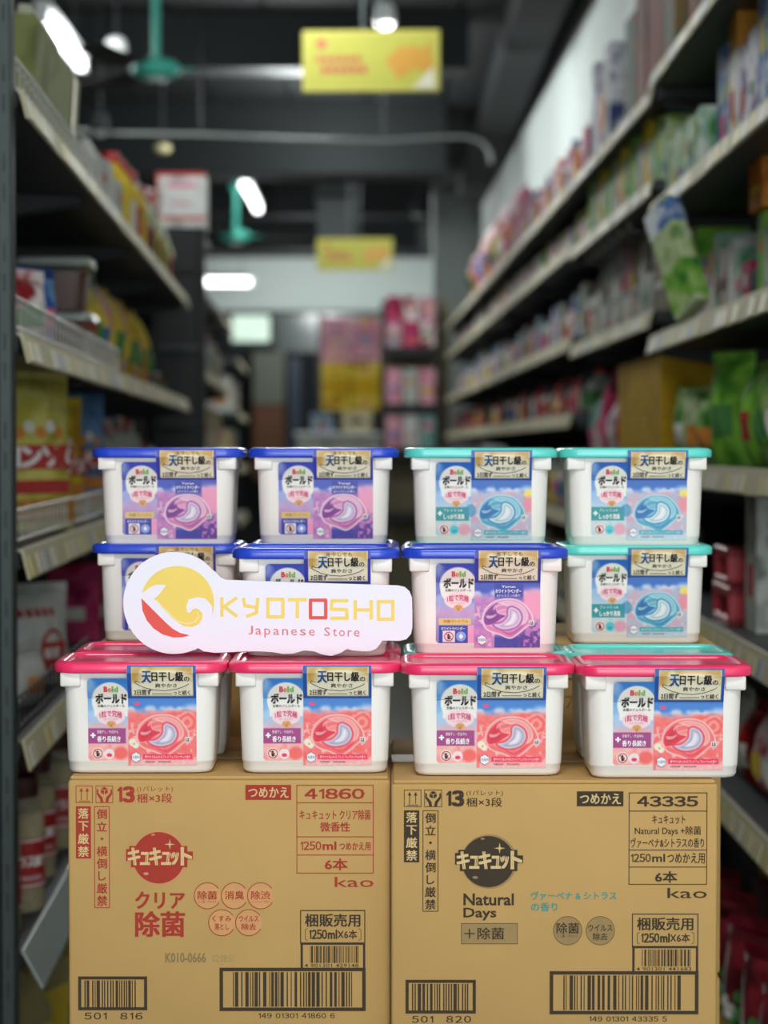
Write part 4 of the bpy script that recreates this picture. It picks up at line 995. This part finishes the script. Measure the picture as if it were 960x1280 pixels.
def fill(run, s0, s1, z, specs, where, t0=.035, gap=.008, seed=0, far=False, grow=1.0, group=None, hs=1):
    """one row of goods along a shelf; every one is an object of its own"""
    r = random.Random(seed + int(s0 * 10) + int(z * 100)); s = s0; i = 0
    seen = {}
    rows = []
    while True:
        kind, key, w, d, h = specs[i % len(specs)]
        w *= grow; w = round(w, 3)
        if kind in ('bottle', 'jar'): d = w
        if s + w > s1: break
        rows.append((s + w / 2, kind, key, w, d, round(h * hs * r.choice((1, 1, .9)), 3), i)); s += w + gap * r.uniform(.6, 1.6); i += 1
    for n, (sc, kind, key, w, d, h, i) in enumerate(rows):
        word = PAL[key][1]; k = (word, kind); seen[k] = seen.get(k, 0) + 1
        lab = '%s %s %s from the near end, %s' % (ORD[seen[k] - 1], word, kw(kind), where)
        good(kind, key, w, d, h, run.at(sc, t0 + d / 2, H + z + .001), run.rz + r.uniform(-.04, .04), lab, group or 'goods ' + where, v=i % 3, far=far)
c = 'carton'; b = 'bottle'; p = 'pouch'; j = 'jar'; cn = 'can'
def bag_depth(w, d, h, v=0):
    def f(x, z):
        X = min(.98, max(.02, x / w + .5)); y = min(1, max(0, z / h))
        return -d / 2 * (math.sin(PI * X) ** .55) * (max(0, math.sin(PI * min(1, y * .96 + .02))) ** .5) * (1 + .12 * math.sin(9 * X + 7 * y + v * 2) * math.sin(6 * y + v)) - .002
    return f
def wrap(P, f):
    P.mb.v = [(x, f(x, z) + y, z) for x, y, z in P.mb.v]
# ---- wall side, nearest bay
w1 = 'second shelf, nearest wall-side bay'
fill(RA, 3.42, 4.34, .548, [(c, 'bluewhite', .11, .1, .26), (c, 'bluewhite', .12, .1, .27), (c, 'white', .09, .09, .24), (c, 'bluewhite', .11, .1, .27), (c, 'purplewhite', .095, .09, .20), (c, 'purplewhite', .095, .09, .19), (c, 'orangewhite', .12, .1, .27)], w1, t0=.05)
fill(RA, 4.36, 4.95, .548, [(c, 'whitegreen', .07, .07, .13), (c, 'palegreen', .07, .07, .125)], 'front row, ' + w1, t0=.02)
fill(RA, 4.40, 4.95, .548, [(p, 'palegreen', .13, .08, .20), (p, 'lime', .13, .08, .21)], 'back row, ' + w1, t0=.12)
fill(RA, 3.35, 4.95, .252, [(c, 'whitegreen', .08, .09, .15), (c, 'white', .08, .09, .16), (c, 'redwhite', .09, .09, .17), (c, 'whitegreen', .08, .09, .19), (c, 'orangewhite', .08, .09, .16), (c, 'redwhite', .09, .09, .15), (c, 'white', .06, .08, .16), (c, 'lime', .07, .12, .235), (c, 'black', .08, .1, .08), (c, 'magenta', .09, .10, .10)], 'third shelf, nearest wall-side bay', t0=.08)
q_ = RA.at(3.98, .125, H + .252 + .178)
good('carton', 'orange', .14, .12, .09, (q_[0], q_[1], q_[2]), RA.rz, 'orange carton lying on top of the cartons at the near end of the third shelf', name='orange_carton')
q_ = RA.at(4.40, .012, H + .276)
t = thing('leaning_carton', 'green and blue carton tilted sideways over the edge of the third shelf', 'carton', q_, (0, -.5, RA.rz + .45), None)
MB().cbox(-.0425, .0425, -.018, .018, 0, .25, .0015).build('carton_body', PAL['palegreen'][0], t)
MB().box(-.0432, .0432, -.0187, .0187, .19, .245).build('blue_top_print', PAL['bluewhite'][0], t)
MB().box(-.0432, .0432, -.0187, .0187, .015, .10).build('green_lower_print', PAL['green'][0], t)
fill(RA, 3.3, 4.08, -.035, [(p, 'lime', .13, .08, .17), (p, 'green', .12, .08, .19)], 'fourth shelf, nearest wall-side bay', t0=.03, seed=3)
good('pouch', 'lime', .13, .07, .20, RA.at(4.18, .06, H - .034), RA.rz + .5, 'upright shiny lime green bag in front on the fourth shelf', name='green_bag')
for k, (s_, rr) in enumerate(((4.42, .5), (4.58, .9), (4.75, .6))):
    good('pouch', ('green', 'palegreen', 'green')[k], .13, .09, .13 + .01 * k, RA.at(s_, .07, H - .034), RA.rz + rr, '%s rumpled green bag of the slumped group beside the mustard boxes' % ('nearest', 'middle', 'farthest')[k], 'rumpled green bags', v=k, name='green_bag')
for k, (s_, z_) in enumerate(((5.22, 0), (5.22, .141), (5.42, 0), (5.42, .141), (5.62, 0), (5.62, .141), (5.82, 0), (5.82, .141))):
    good('carton', 'mustard', .18, .14, .14, RB.at(s_, .10, H - .059 + z_), RB.rz, '%s mustard yellow box of the %s pair on the hook bay fourth shelf' % ('lower' if z_ == 0 else 'upper', ('nearest', 'second', 'third', 'farthest')[k // 2]), 'mustard yellow boxes', v=k % 3, name='mustard_box')
fill(RA, 3.55, 4.9, -.325, [(b, 'darkgold', .075, .075, .2), (j, 'darkgold', .08, .08, .17), (b, 'black', .075, .075, .21)], 'fifth shelf, nearest wall-side bay', t0=.2)
t = thing('display_cube', 'pair of stacked red open display frames on the fifth wall-side shelf', 'rack', RA.at(4.08, .08, H - .324), (0, 0, RA.rz))
for k, (x0, x1, z0, z1) in enumerate(((-.10, .10, 0, .07), (-.085, .085, .071, .14))):
    m = MB()
    for a_, b_, c_, d_ in ((x0, x0 + .018, z0, z1), (x1 - .018, x1, z0, z1), (x0, x1, z0, z0 + .015), (x0, x1, z1 - .018, z1)):
        m.cbox(a_, b_, -.06, .06, c_, d_, .002)
    m.build('red_frame', mat('red_lacquer', 'b42230', .35, coat=.3), t)
good('carton', 'silver', .12, .1, .25, RA.at(3.86, .09, H - .324), RA.rz, 'silvery grey box beside the red display frames', name='silver_box')
fill(RA, 3.32, 4.9, -.615, [(p, 'redwhite', .13, .09, .17), (p, 'red', .14, .09, .16), (p, 'white', .12, .08, .15)], 'sixth shelf, nearest wall-side bay', seed=5)
for k, s_ in enumerate((3.55, 3.73, 3.91, 4.09, 4.27, 4.45)):
    nth = ('nearest', 'second', 'third', 'fourth', 'fifth', 'farthest')[k]
    t = good('pouch', 'floral', .17, .11, .27 + .01 * (k % 3), RA.at(s_, .065, H - 1.159), RA.rz + .5, '%s dark red flower printed bag at the front of the lowest shelf' % nth, 'flower printed bags', v=k % 3, name='floral_bag')
    P = Print(0, 0, .001)
    for i_ in range(11):
        a_ = i_ * 2.4; P.disc(-8 + 30 * math.cos(a_) * (i_ / 9 + .3), -135 + 36 * math.sin(a_) * (i_ / 9 + .3), 8 + i_ % 3 * 3, M_print[('green', 'yellow', 'white', 'green', 'pink')[i_ % 5]], i_ % 3, 10)
    wrap(P, bag_depth(.17, .11, .27 + .01 * (k % 3), k % 3)); P.build('flower_print', t)
for k, s_ in enumerate((3.5, 3.7, 3.9, 4.1, 4.3, 4.5)):
    nth = ('nearest', 'second', 'third', 'fourth', 'fifth', 'farthest')[k]
    good('carton', 'maroon', .18, .2, .26, RA.at(s_, .27, H - 1.159), RA.rz, '%s maroon carton behind the flower printed bags' % nth, 'maroon cartons', v=k % 3, name='maroon_carton')
    good('pouch', ('gold', 'maroon')[k % 2 if k < 3 else 0], .17, .09, .18, RA.at(s_, .22, H - .896), RA.rz + .5, '%s crumpled bag lying on the maroon cartons, above the flower printed bags' % nth, 'bags over the flower printed bags', v=k % 3, name='crumpled_bag')
# tall boxes on the top shelf
fill(RA, 3.35, 4.93, .84, [(c, 'brownred', .20, .22, .36), (c, 'mauve', .17, .2, .34), (c, 'red', .07, .2, .36), (c, 'tanteal', .16, .2, .36)], 'top shelf, nearest wall-side bay', t0=.06, seed=2)
fill(RB, 5.06, 6.2, .823, [(c, 'tanteal', .18, .2, .36), (c, 'brownred', .26, .24, .36), (c, 'brownred', .24, .24, .35)], 'top shelf over the hook bay', t0=.05, seed=3)
fill(RB, 6.22, 6.72, .823, [(c, 'navywhite', .10, .1, .36), (c, 'orange', .09, .1, .2), (c, 'purplewhite', .1, .1, .22)], 'far part, top shelf over hook bay', t0=.04, seed=3)
fill(RB, 6.8, 9.2, .823, [(c, 'pinkwhite', .12, .12, .17), (b, 'purplewhite', .1, .1, .22), (c, 'orange', .12, .12, .14), (c, 'redwhite', .1, .1, .12)], 'top shelf past the hook bay', t0=.04, seed=4)
fill(RB, 9.6, 12.8, .823, [(p, 'pinkwhite', .26, .16, .32), (p, 'pink', .26, .16, .3), (p, 'orange', .24, .16, .26), (p, 'redwhite', .26, .16, .34)], 'top shelf near the white wall end', t0=.02, seed=4)
# hook bay
fill(RB, 5.06, 6.7, .615, [(c, 'palegreen', .09, .09, .17), (c, 'lime', .08, .08, .18), (c, 'whitegreen', .10, .09, .14), (c, 'yellow', .08, .08, .19), (c, 'white', .07, .07, .14)], 'second shelf of the hook bay', t0=.03, seed=9)
for k in range(6):
    s_ = 5.66 + k * .185; tier = 0
    z_ = H + .615 - .06 - tier * .0
    if tier: continue
    t = thing('peg_hook', 'steel peg hook, %s from the near end under the second shelf of the hook bay' % ORD[k], 'hook', RB.at(s_, .10, z_), (0, 0, RB.rz), 'peg hooks in the hook bay')
    MB().tube((0, .29, 0), (0, -.06, 0), .004, n=6).tube((0, -.06, 0), (0, -.075, .02), .004, n=6).build('hook_wire', M_steel, t)
    MB().cbox(-.02, .02, .288, .292, -.02, .02, .001).build('hook_plate', M_under, t)
    MB().cbox(-.018, .018, -.079, -.077, -.004, .030, .0006).build('price_flap', M_tags[k % 4], t)
    for q in range(2):
        pk = ('grey', 'white', 'greybrown', 'silver', 'pinkwhite')[(k * 2 + q) % 5]
        good('pouch', pk, .12, .03, .17, RB.at(s_, .07 + q * .08, z_ - .185), RB.rz, '%s packet hung %s on the %s peg hook of the hook bay' % (PAL[pk][1], ('in front', 'behind')[q], ORD[k]), 'packets on the peg hooks', v=q)
for k, (s_, z_, pk) in enumerate(((5.16, 0, 'greybrown'), (5.16, .112, 'greybrown'), (5.40, 0, 'silver'))):
    good('carton', pk, .22, .2, .11, RB.at(s_, .13, H + .316 + z_), RB.rz, ('lower grey brown box at near end of the third hook bay shelf', 'upper grey brown box with a label, near end of third hook bay shelf', 'silvery box beside the grey brown pair on third hook bay shelf')[k], 'boxes in the hook bay', name='storage_box')
fill(RB, 5.6, 6.7, .315, [(c, 'grey', .12, .12, .10), (c, 'white', .12, .12, .09)], 'third shelf of the hook bay', seed=4)
fill(RB, 5.94, 6.7, -.06, [(p, 'pink', .14, .09, .28), (p, 'purplewhite', .17, .1, .22), (p, 'magenta', .15, .09, .27), (c, 'redwhite', .12, .12, .14), (p, 'teal', .14, .08, .2), (p, 'purplewhite', .17, .1, .23), (b, 'pink', .09, .09, .24)], 'fourth shelf of the hook bay', seed=5)
fill(RB, 5.1, 6.7, -.34, [(p, 'white', .17, .1, .2), (b, 'bluewhite', .1, .1, .22), (c, 'redwhite', .14, .12, .18)], 'fifth shelf of the hook bay', seed=6)
fill(RB, 5.1, 6.7, -.64, [(p, 'redwhite', .18, .1, .2), (c, 'maroon', .14, .12, .2)], 'lowest shelf of the hook bay', seed=6)
spec = {
    .63: [(c, 'orangewhite', .12, .12, .15), (c, 'pinkwhite', .12, .12, .13), (c, 'palegreen', .1, .1, .16), (b, 'redwhite', .09, .09, .17), (c, 'purplewhite', .13, .12, .15)],
    .345: [(b, 'white', .1, .1, .2), (c, 'grey', .12, .12, .22), (b, 'silver', .09, .09, .22), (c, 'bluewhite', .12, .12, .2), (c, 'redwhite', .14, .12, .16), (b, 'teal', .09, .09, .2)],
    .105: [(b, 'silver', .09, .09, .18), (c, 'black', .12, .12, .17), (b, 'white', .1, .1, .18), (c, 'red', .12, .12, .15), (b, 'pinkwhite', .1, .1, .18)],
    -.2: [(p, 'teal', .15, .1, .22), (b, 'pink', .1, .1, .22), (b, 'silver', .1, .1, .23), (p, 'white', .15, .1, .2), (c, 'yellow', .12, .12, .15)],
    -.5: [(p, 'white', .17, .1, .22), (p, 'pink', .16, .1, .2), (c, 'cream', .14, .14, .2)]}
tn = {.63: 'second', .345: 'third', .105: 'fourth', -.2: 'fifth', -.5: 'lowest'}
for i in range(5):
    for z_, sp_ in spec.items():
        if i >= 3 and z_ == -.5: continue
        k = (i * 2) % len(sp_)
        fill(RB, sB[i] + .04, sB[i + 1] - .05, z_, sp_[k:] + sp_[:k], '%s shelf, %s wall-side bay' % (tn[z_], nm[i]), t0=.05, seed=i, far=True, grow=1 + .3 * i, hs=.8)

# ---- black rack side
def onL(s_, t_, z_): return LR.at(s_, t_, H + z_ + .001)
# top shelf
t = thing('khaki_packet', 'large torn khaki green packet leaning behind the nearest top wire fence', 'packet', onL(3.86, .045, .515), (.06, 0, LR.rz), None)
MB().cbox(-.36, .30, -.022, .022, 0, .178, .006).build('packet_body', PAL['khaki'][0], t)
m = MB()
for a_, b_, z_ in ((-.36, -.16, .178), (-.16, .04, .184), (.04, .22, .179), (.22, .32, .172)): m.cbox(a_, b_, -.012, .010, z_ - .006, z_ + .012, .003)
m.build('torn_edge', mat('torn_pale_edge', 'b9bca4', .7), t)
MB().cbox(.20, .23, -.0235, -.0215, .01, .17, .0005).build('tape_strip', M_tape, t)
good('carton', 'orange', .10, .09, .16, onL(4.19, .13, .515), LR.rz, 'orange brown carton behind the khaki green packet on the top shelf', name='brown_carton')
fill(LR, 4.36, 5.35, .515, [(c, 'silver', .13, .12, .12), (c, 'white', .14, .12, .13), (c, 'silver', .12, .12, .115)], 'top shelf of the black rack', t0=.03, seed=1)
for k, s_ in enumerate((5.45, 5.62, 5.79, 5.96)):
    good('bottle', 'yellowcap', .10, .10, .215 + .004 * k, onL(s_, .07, .515), LR.rz, '%s yellow bottle with a red cap on the top black shelf' % ('nearest', 'second', 'third', 'farthest')[k], 'yellow bottles on the top shelf', v=0, name='yellow_bottle')
fill(LR, 6.06, 7.4, .515, [(b, 'silver', .10, .10, .25), (b, 'palegreen', .10, .10, .26), (b, 'cream', .10, .10, .24)], 'far part of top black shelf', t0=.03, seed=1)
for k, (s_, key) in enumerate(((3.60, 'redwhite'), (3.75, 'bluebag'))):
    good('pouch', key, .15, .07, (.11, .125)[k], onL(s_, .06, .165), LR.rz - .5, ('red and white bag behind the second wire fence, right at the post', 'blue bag behind the second wire fence, near the post')[k], 'fenced small bags', name='small_bag')
M_paste = mat('dark_paste', '5a2416', .35, var=.15, scale=20); M_clear = mat('frosted_clear_plastic', 'a8b4a8', .25, alpha=.10, coat=.2); M_clid = mat('frosted_lid', 'a9b3aa', .3, coat=.3)
def paste(label, loc, rz):
    t = thing('paste_container', label, 'container', loc, (0, 0, rz), 'dark paste containers')
    MB().loft([rrect(.068, .058, .02, .004), rrect(.078, .066, .02, .082)]).build('dark_paste', M_paste, t)
    MB().loft([rrect(.070, .060, .02, .0), rrect(.082, .070, .02, .098)], caps=False).loft([rrect(.070, .060, .02, .0), rrect(.0695, .0595, .02, .002)]).build('clear_tub', M_clear, t)
    MB().loft([rrect(.088, .076, .022, .096), rrect(.088, .076, .022, .106), rrect(.084, .072, .02, .110), rrect(.076, .064, .018, .108)]).build('container_lid', M_clid, t)
    MB().cbox(.06, .0815, -.0715, -.0705, .02, .09, .0002).build('green_sticker', M_print['green'], t)
    return t
paste('lower dark paste container with a frosted lid on the second black shelf', onL(4.56, .10, .165), LR.rz)
paste('upper dark paste container stacked on another one', onL(4.53, .10, .165 + .1105), LR.rz + .03)
fill(LR, 4.72, 6.4, .165, [(p, 'yellowred', .13, .09, .19), (p, 'yellowred', .14, .09, .2), (p, 'pinkwhite', .12, .08, .19)], 'second black shelf', t0=.03, seed=2)
fill(LR, 6.5, 7.4, .165, [(c, 'black', .16, .1, .07), (j, 'darkgold', .12, .12, .08), (c, 'brown', .14, .1, .06)], 'far part of second black shelf', t0=.05, seed=2)
# third shelf: snack bags
def snack(label, loc, rz, w, h, d, base, band, letters, v=0):
    t = thing('snack_bag', label, 'bag', loc, (-.06, 0, rz), 'snack bags on the third black shelf')
    for n_, me in goods_mesh('pouch', w, d, h, base, v):
        if n_ != 'printed_patch': link(n_, me, t)
    f = bag_depth(w, d, h, v)
    P = Print(0, 0, .001); g = 16
    for i in range(g):
        a = -.47 + .94 * i / g; b_ = -.47 + .94 * (i + 1) / g; q = lambda x: 14 * (1 - abs(2 * x))
        P.poly([(a * w * 1000, -h * 560), (b_ * w * 1000, -h * 560), (b_ * w * 1000, -h * 400), (a * w * 1000, -h * 400)], band, 0)
        if abs(a + .03) < .33: P.poly([(a * w * 1000, -h * 330), (b_ * w * 1000, -h * 330), (b_ * w * 1000, -h * 240), (a * w * 1000, -h * 240)], M_print['orange'] if v else band, 0)
        P.poly([(a * w * 1000, -h * 205), (b_ * w * 1000, -h * 205), (b_ * w * 1000, -h * 60), (a * w * 1000, -h * 60)], mat('crisp_brown', 'c28a3c', .6, var=.3, scale=60), 0)
    n = len(letters)
    for i, ch in enumerate(letters):
        x0 = (-.40 + .80 * i / n) * w * 1000; P.text(ch, x0, -h * 545, x0 + .7 * w * 1000 / n, -h * 418, Wt, 2, .05)
    for i in range(5): P.disc((-.2 + .1 * i) * w * 1000, -h * (640 + 40 * (i % 2)), 11, M_print['white' if i % 2 else 'orange'], 1, 10)
    wrap(P, f)
    P.build('printed_marks', t)
snack('yellow snack bag with red lettered band, nearest on the third shelf', onL(3.88, .08, -.148), LR.rz - .75, .215, .268, .10, 'crispbag', M_print['red'], 'コンソメ', 0)
snack('second yellow snack bag with red band, half behind the nearest one', onL(4.30, .09, -.148), LR.rz - .7, .20, .23, .09, 'yellow', M_print['red'], 'コンソメ', 1)
snack('blue topped snack bag with red band beside the yellow snack bags', onL(4.72, .09, -.148), LR.rz - .7, .22, .25, .09, 'bluebag', M_print['red'], 'のり', 2)
fill(LR, 5.0, 6.4, -.148, [(j, 'grey', .10, .1, .22), (j, 'silver', .10, .1, .23)], 'third black shelf', t0=.06, seed=1)
fill(LR, 6.5, 7.3, -.148, [(j, 'silver', .12, .1, .15), (b, 'green', .10, .1, .16)], 'far part of third black shelf', t0=.06, seed=1)
# fourth shelf: flour bags
t = thing('seasoning_bag', 'white bag with red bowl shaped label on the fourth black shelf', 'bag', onL(3.90, .08, -.425), (-.05, 0, LR.rz - .75), None)
for n_, me in goods_mesh('pouch', .19, .09, .165, 'white', 1):
    if n_ != 'printed_patch': link(n_, me, t)
P = Print(0, 0, .001)
P.scan(lambda u, v: v > -78 and ((u - 14) / 42) ** 2 + ((v + 78) / 58) ** 2 < 1, -40, -78, 66, -16, M_print['red'], 0, 5)
P.text('味塩', 0, -68, 38, -48, Wt, 2, .04)
P.ring(18, -76, 26, 7, M_print['red'], 0, 16, PI, 2 * PI)
for i in range(5): P.rect(-50 + i * 18, -138, -38 + i * 18, -124, M_print['red'], 0)
for i in range(4): P.rect(-62 + (i % 2) * 9, -30 + (i // 2) * 9, -55 + (i % 2) * 9, -23 + (i // 2) * 9, M_print['green'], 0)
wrap(P, bag_depth(.19, .09, .165, 1)); P.build('printed_marks', t)
good('pouch', 'black', .20, .08, .20, onL(4.12, .13, -.425), LR.rz - .5, 'dark bag rising behind the white bag with the red label', name='dark_bag', v=1)
good('pouch', 'white', .14, .06, .09, onL(3.58, .05, -.425), LR.rz - .3, 'small white bag behind the black wire fence, nearest the post', name='small_white_bag')
for k, s_ in enumerate((4.86, 5.04)):
    good('carton', 'pinkwhite' if k else 'magenta', .16, .12, .17, onL(s_, .10, -.425), LR.rz, '%s dull pink carton on the fourth black shelf beside the white bag' % ('nearer', 'farther')[k], 'dull pink cartons', name='pink_carton')
# fifth shelf: soup powder jars
M_pow = mat('soup_powder', 'b9aa80', .7, var=.2, scale=120, bump=.3); M_jarp = mat('jar_plastic', 'c8c4b0', .15, alpha=.28, coat=.6); M_jl = mat('jar_maroon_lid', '4a2226', .4)
M_jr = mat('jar_red_label', 'b02a2c', .4, coat=.3)
def soupjar(label, loc, rz, r=.047, h=.212):
    t = thing('soup_jar', label, 'jar', loc, (0, 0, rz), 'soup powder jars on the fifth black shelf')
    MB().lathe([(r * .9, .003), (r * .97, .01), (r * .97, h * .70), (r * .9, h * .74)], 28).build('powder', M_pow, t)
    MB().lathe([(r * .92, 0), (r, .008), (r, h * .70), (r * .9, h * .79), (r * .74, h * .85), (r * .74, h * .87)], 28).build('jar_body', M_jarp, t)
    MB().lathe([(r * .78, h * .855), (r * .80, h * .87), (r * .80, h * .985), (r * .76, h)], 28).build('jar_lid', M_jl, t)
    MB().loft([[((r + .0006) * math.cos(2 * PI * i / 28), (r + .0006) * math.sin(2 * PI * i / 28), z) for i in range(28)] for z in (h * .20, h * .56)], caps=False).build('jar_label', M_jr, t)
    P = Print(0, 0, .001)
    for i, ch in enumerate('ガラスープ'): P.text(ch, -34 + i * 14, -h * 430, -22 + i * 14, -h * 355, Wt, 1, .04)
    P.text('化学調味料無添加', -24, -h * 290, 24, -h * 250, Wt, 1, .01)
    for zf in (.545, .215): 
        for i in range(14): P.rect(-48 + i * 7, -h * (zf * 1000 + 6), -41 + i * 7, -h * (zf * 1000 - 6), Wt, 0)
    P.mb.v = [((r + .001 - y) * math.sin(x / r), -(r + .001 - y) * math.cos(x / r), z) for x, y, z in P.mb.v]
    P.build('jar_lettering', t)
    return t
j0 = None
for k, (s_, t_, rot, lab) in enumerate(((3.26, .06, -1.0, 'soup jar cut off by the post, nearest of the red labelled jars'), (3.44, .046, -.9, 'soup jar whose red label shows fully, second from the post'), (3.70, .058, -.9, 'soup jar standing just behind the one with its label fully shown'), (3.99, .05, -.8, 'large looking soup jar third back, beside the cardboard box'), (4.12, .06, -.8, 'soup jar farthest back, mostly behind the cardboard box'))):
    if j0 is None: j0 = soupjar(lab, onL(s_, t_, -.730), LR.rz + rot)
    else: copy_tree(j0, onL(s_, t_, -.730), (0, 0, LR.rz + rot), lab)
# lowest: blue capped jugs
M_jug = mat('pale_oil_jug', 'a8a070', .25, coat=.4)
def jug(label, loc, rz):
    t = thing('oil_jug', label, 'bottle', loc, (0, 0, rz), 'pale jugs with blue caps')
    MB().loft([rrect(.066, .048, .02, 0), rrect(.07, .052, .022, .01), rrect(.07, .052, .022, .13), rrect(.055, .042, .02, .17), rrect(.024, .024, .02, .195), rrect(.022, .022, .02, .205)]).build('jug_body', M_jug, t)
    MB().lathe([(.027, .203), (.029, .206), (.029, .245), (.026, .25)], 18).build('screw_cap', M_capb, t)
    MB().box(-.05, .05, -.0535, -.0528, .03, .11).build('jug_label', M_print['yellow'], t)
    return t
jug('pale jug with a blue cap at the bottom, nearest the post', onL(3.42, .06, -1.02), LR.rz - .4)
jug('pale jug with a blue cap behind the bare grey rail, second from the post', onL(3.68, .06, -1.02), LR.rz - .4)
jug('pale jug with a blue cap beside the lower cardboard box', onL(3.92, .06, -1.02), LR.rz - .4)
# display box on the end rack
pz = p0.z
t = thing('display_box', 'white display box with red borders on top of the tall dark rack', 'box', (W(226, 0, 7.9).x, 7.88, pz + .012), (0, 0, .03))
MB().cbox(-.088, .088, 0, .2, 0, .20, .003).build('box_wall', PAL['white'][0], t)
P = Print(0, 0, .001)
P.rect(-88, -200, 88, -186, M_print['red'], 0); P.rect(-88, -42, 88, -28, M_print['red'], 0); P.rect(-88, -200, -80, -28, M_print['red'], 0)
P.rect(-50, -160, 55, -146, M_print['pink'], 0); P.rect(-40, -90, 40, -84, M_print['pink'], 0)
P.build('box_print', t)
t2 = good('carton', 'redwhite', .14, .15, .17, (W(188, 0, 8.1).x, 8.14, pz + .003), .03, 'red and white box behind the display box on the tall rack', name='display_box')
# pale goods in the far racks
fill(L2, 8.55, 11.2, .3, [(b, 'silver', .12, .12, .24), (b, 'white', .12, .12, .22), (b, 'grey', .12, .12, .25)], 'second shelf, racks beyond the tall end panel', seed=1, far=True)
fill(L2, 8.55, 11.2, 0, [(b, 'white', .12, .12, .2), (c, 'cream', .14, .12, .18), (b, 'silver', .12, .12, .2)], 'third shelf, racks beyond the tall end panel', seed=2, far=True)
fill(L2, 8.55, 11.2, -.3, [(b, 'silver', .12, .12, .24), (c, 'white', .14, .12, .2), (c, 'red', .14, .12, .16)], 'fourth shelf, racks beyond the tall end panel', seed=3, far=True)
fill(L2, 12.25, 13.7, .2, [(c, 'white', .2, .14, .2), (b, 'silver', .16, .14, .22)], 'second shelf, farthest black rack bay', seed=3, far=True)
fill(L2, 12.25, 13.7, -.1, [(c, 'cream', .2, .14, .2), (c, 'bluewhite', .2, .14, .22)], 'third shelf, farthest black rack bay', seed=3, far=True)
# ---- far end of the aisle: tower of promotional boxes, side shelf of pink packs
D0 = 17.0
q0 = W(401, 600, D0); q1 = W(476, 540, D0)
t = thing('promo_stand', 'black stand carrying the stacked pink and yellow promotional boxes', 'stand', ((q0.x + q1.x) / 2, D0, 0))
tw = q1.x - q0.x
zt_ = W(0, 513, D0).z
MB().cbox(-tw / 2, tw / 2, -.02, .4, 0, .1, .006).build('stand_base', M_under, t)
MB().cbox(-tw / 2 + .04, tw / 2 - .04, .02, .36, .1, zt_ - .04, .006).build('stand_column', M_beam, t)
MB().cbox(-tw / 2, tw / 2, -.02, .4, zt_ - .04, zt_, .006).build('stand_top', M_under, t)
rowy = [513, 493, 473, 453, 433, 414, 396]
for r_ in range(6):
    z0 = W(0, rowy[r_], D0).z; z1 = W(0, rowy[r_ + 1], D0).z
    for c_ in range(2):
        key = 'mustard' if r_ < 2 else ('yellow' if r_ < 3 else ('pink' if r_ % 2 else 'redwhite'))
        key = ['yellow', 'mustard', 'yellow', 'pink', 'pinkwhite', 'pink'][r_]
        w_ = tw / 2 - .012; h_ = round(z1 - z0 - .003, 3)
        good('carton', key, round(w_, 3), .3, h_, (q0.x + tw / 4 + c_ * tw / 2, D0 + .17, z0 + .001), 0, '%s promotional box, %s column, %s from the bottom of the far tower' % (PAL[key][1], ('window side', 'wall side')[c_], ORD[r_]), 'promotional boxes in the far tower', name='promo_box', far=False, v=c_)
D1 = 14.9
q0 = W(482, 433, D1); q1 = W(545, 366, D1)
t = thing('side_stand', 'dark narrow stand beside the promotional tower, shelving pink packs', 'stand', ((q0.x + q1.x) / 2, D1, 0))
tw = q1.x - q0.x
for s in (-1, 1): MB().cbox(s * (tw / 2 + .014) - .012, s * (tw / 2 + .014) + .012, 0, .03, 0, H + 1.0, .003).build('upright', M_under, t)
MB().cbox(-tw / 2 - .03, tw / 2 + .1, .3, .34, 0, H + 1.02, .004).build('back_board', mat('tan_board', '7a7258', .7), t)
tz = [W(0, y, D1).z for y in (433, 505, 560, 640)]
for z_ in tz: MB().cbox(-tw / 2, tw / 2, .0, .3, z_ - .06, z_, .004).build('shelf', M_under, t)
for r_, (z_, keys, hh) in enumerate(((tz[0], ('pinkwhite', 'magenta', 'redwhite'), .17), (tz[1], ('pink', 'silver', 'pink'), .24), (tz[2], ('pink', 'white', 'teal'), .22))):
    for c_ in range(3):
        w_ = round(tw / 3 - .012, 3)
        good('carton', keys[c_], w_, .22, hh, (q0.x + tw / 6 + c_ * tw / 3, D1 + .13, z_ + .001), 0, '%s pack, %s across on the %s shelf of the narrow dark stand' % (PAL[keys[c_]][1], ORD[c_], ORD[r_]), 'packs on the narrow dark stand', name='small_pack', v=c_)
        if r_ == 0: good('carton', keys[(c_ + 1) % 3], w_, .22, hh, (q0.x + tw / 6 + c_ * tw / 3, D1 + .13, z_ + .003 + hh), 0, '%s pack stacked on top, %s across on the narrow dark stand' % (PAL[keys[(c_ + 1) % 3]][1], ORD[c_]), 'packs on the narrow dark stand', name='small_pack', v=c_)
# low counter with parcels before the tower
q0 = W(385, 540, 16.2)
t = thing('low_counter', 'low pale counter in front of the promotional tower', 'counter', (q0.x + .22, 16.2, 0))
MB().cbox(-.3, .32, 0, .5, .06, q0.z - .03, .006).build('counter_body', PAL['grey'][0], t)
MB().cbox(-.32, .34, -.02, .52, q0.z - .03, q0.z, .006).build('counter_top', M_wht, t)
MB().cbox(-.28, .3, .03, .47, 0, .06, .004).build('counter_plinth', M_under, t)
good('carton', 'cream', .22, .25, .16, (q0.x + .36, 16.4, q0.z + .001), 0, 'cream carton on the low counter, under the promotional tower', name='cream_carton')
good('carton', 'bluewhite', .16, .2, .14, (q0.x + .1, 16.4, q0.z + .001), 0, 'blue and white carton on the low counter, away from the wall side', name='blue_carton')
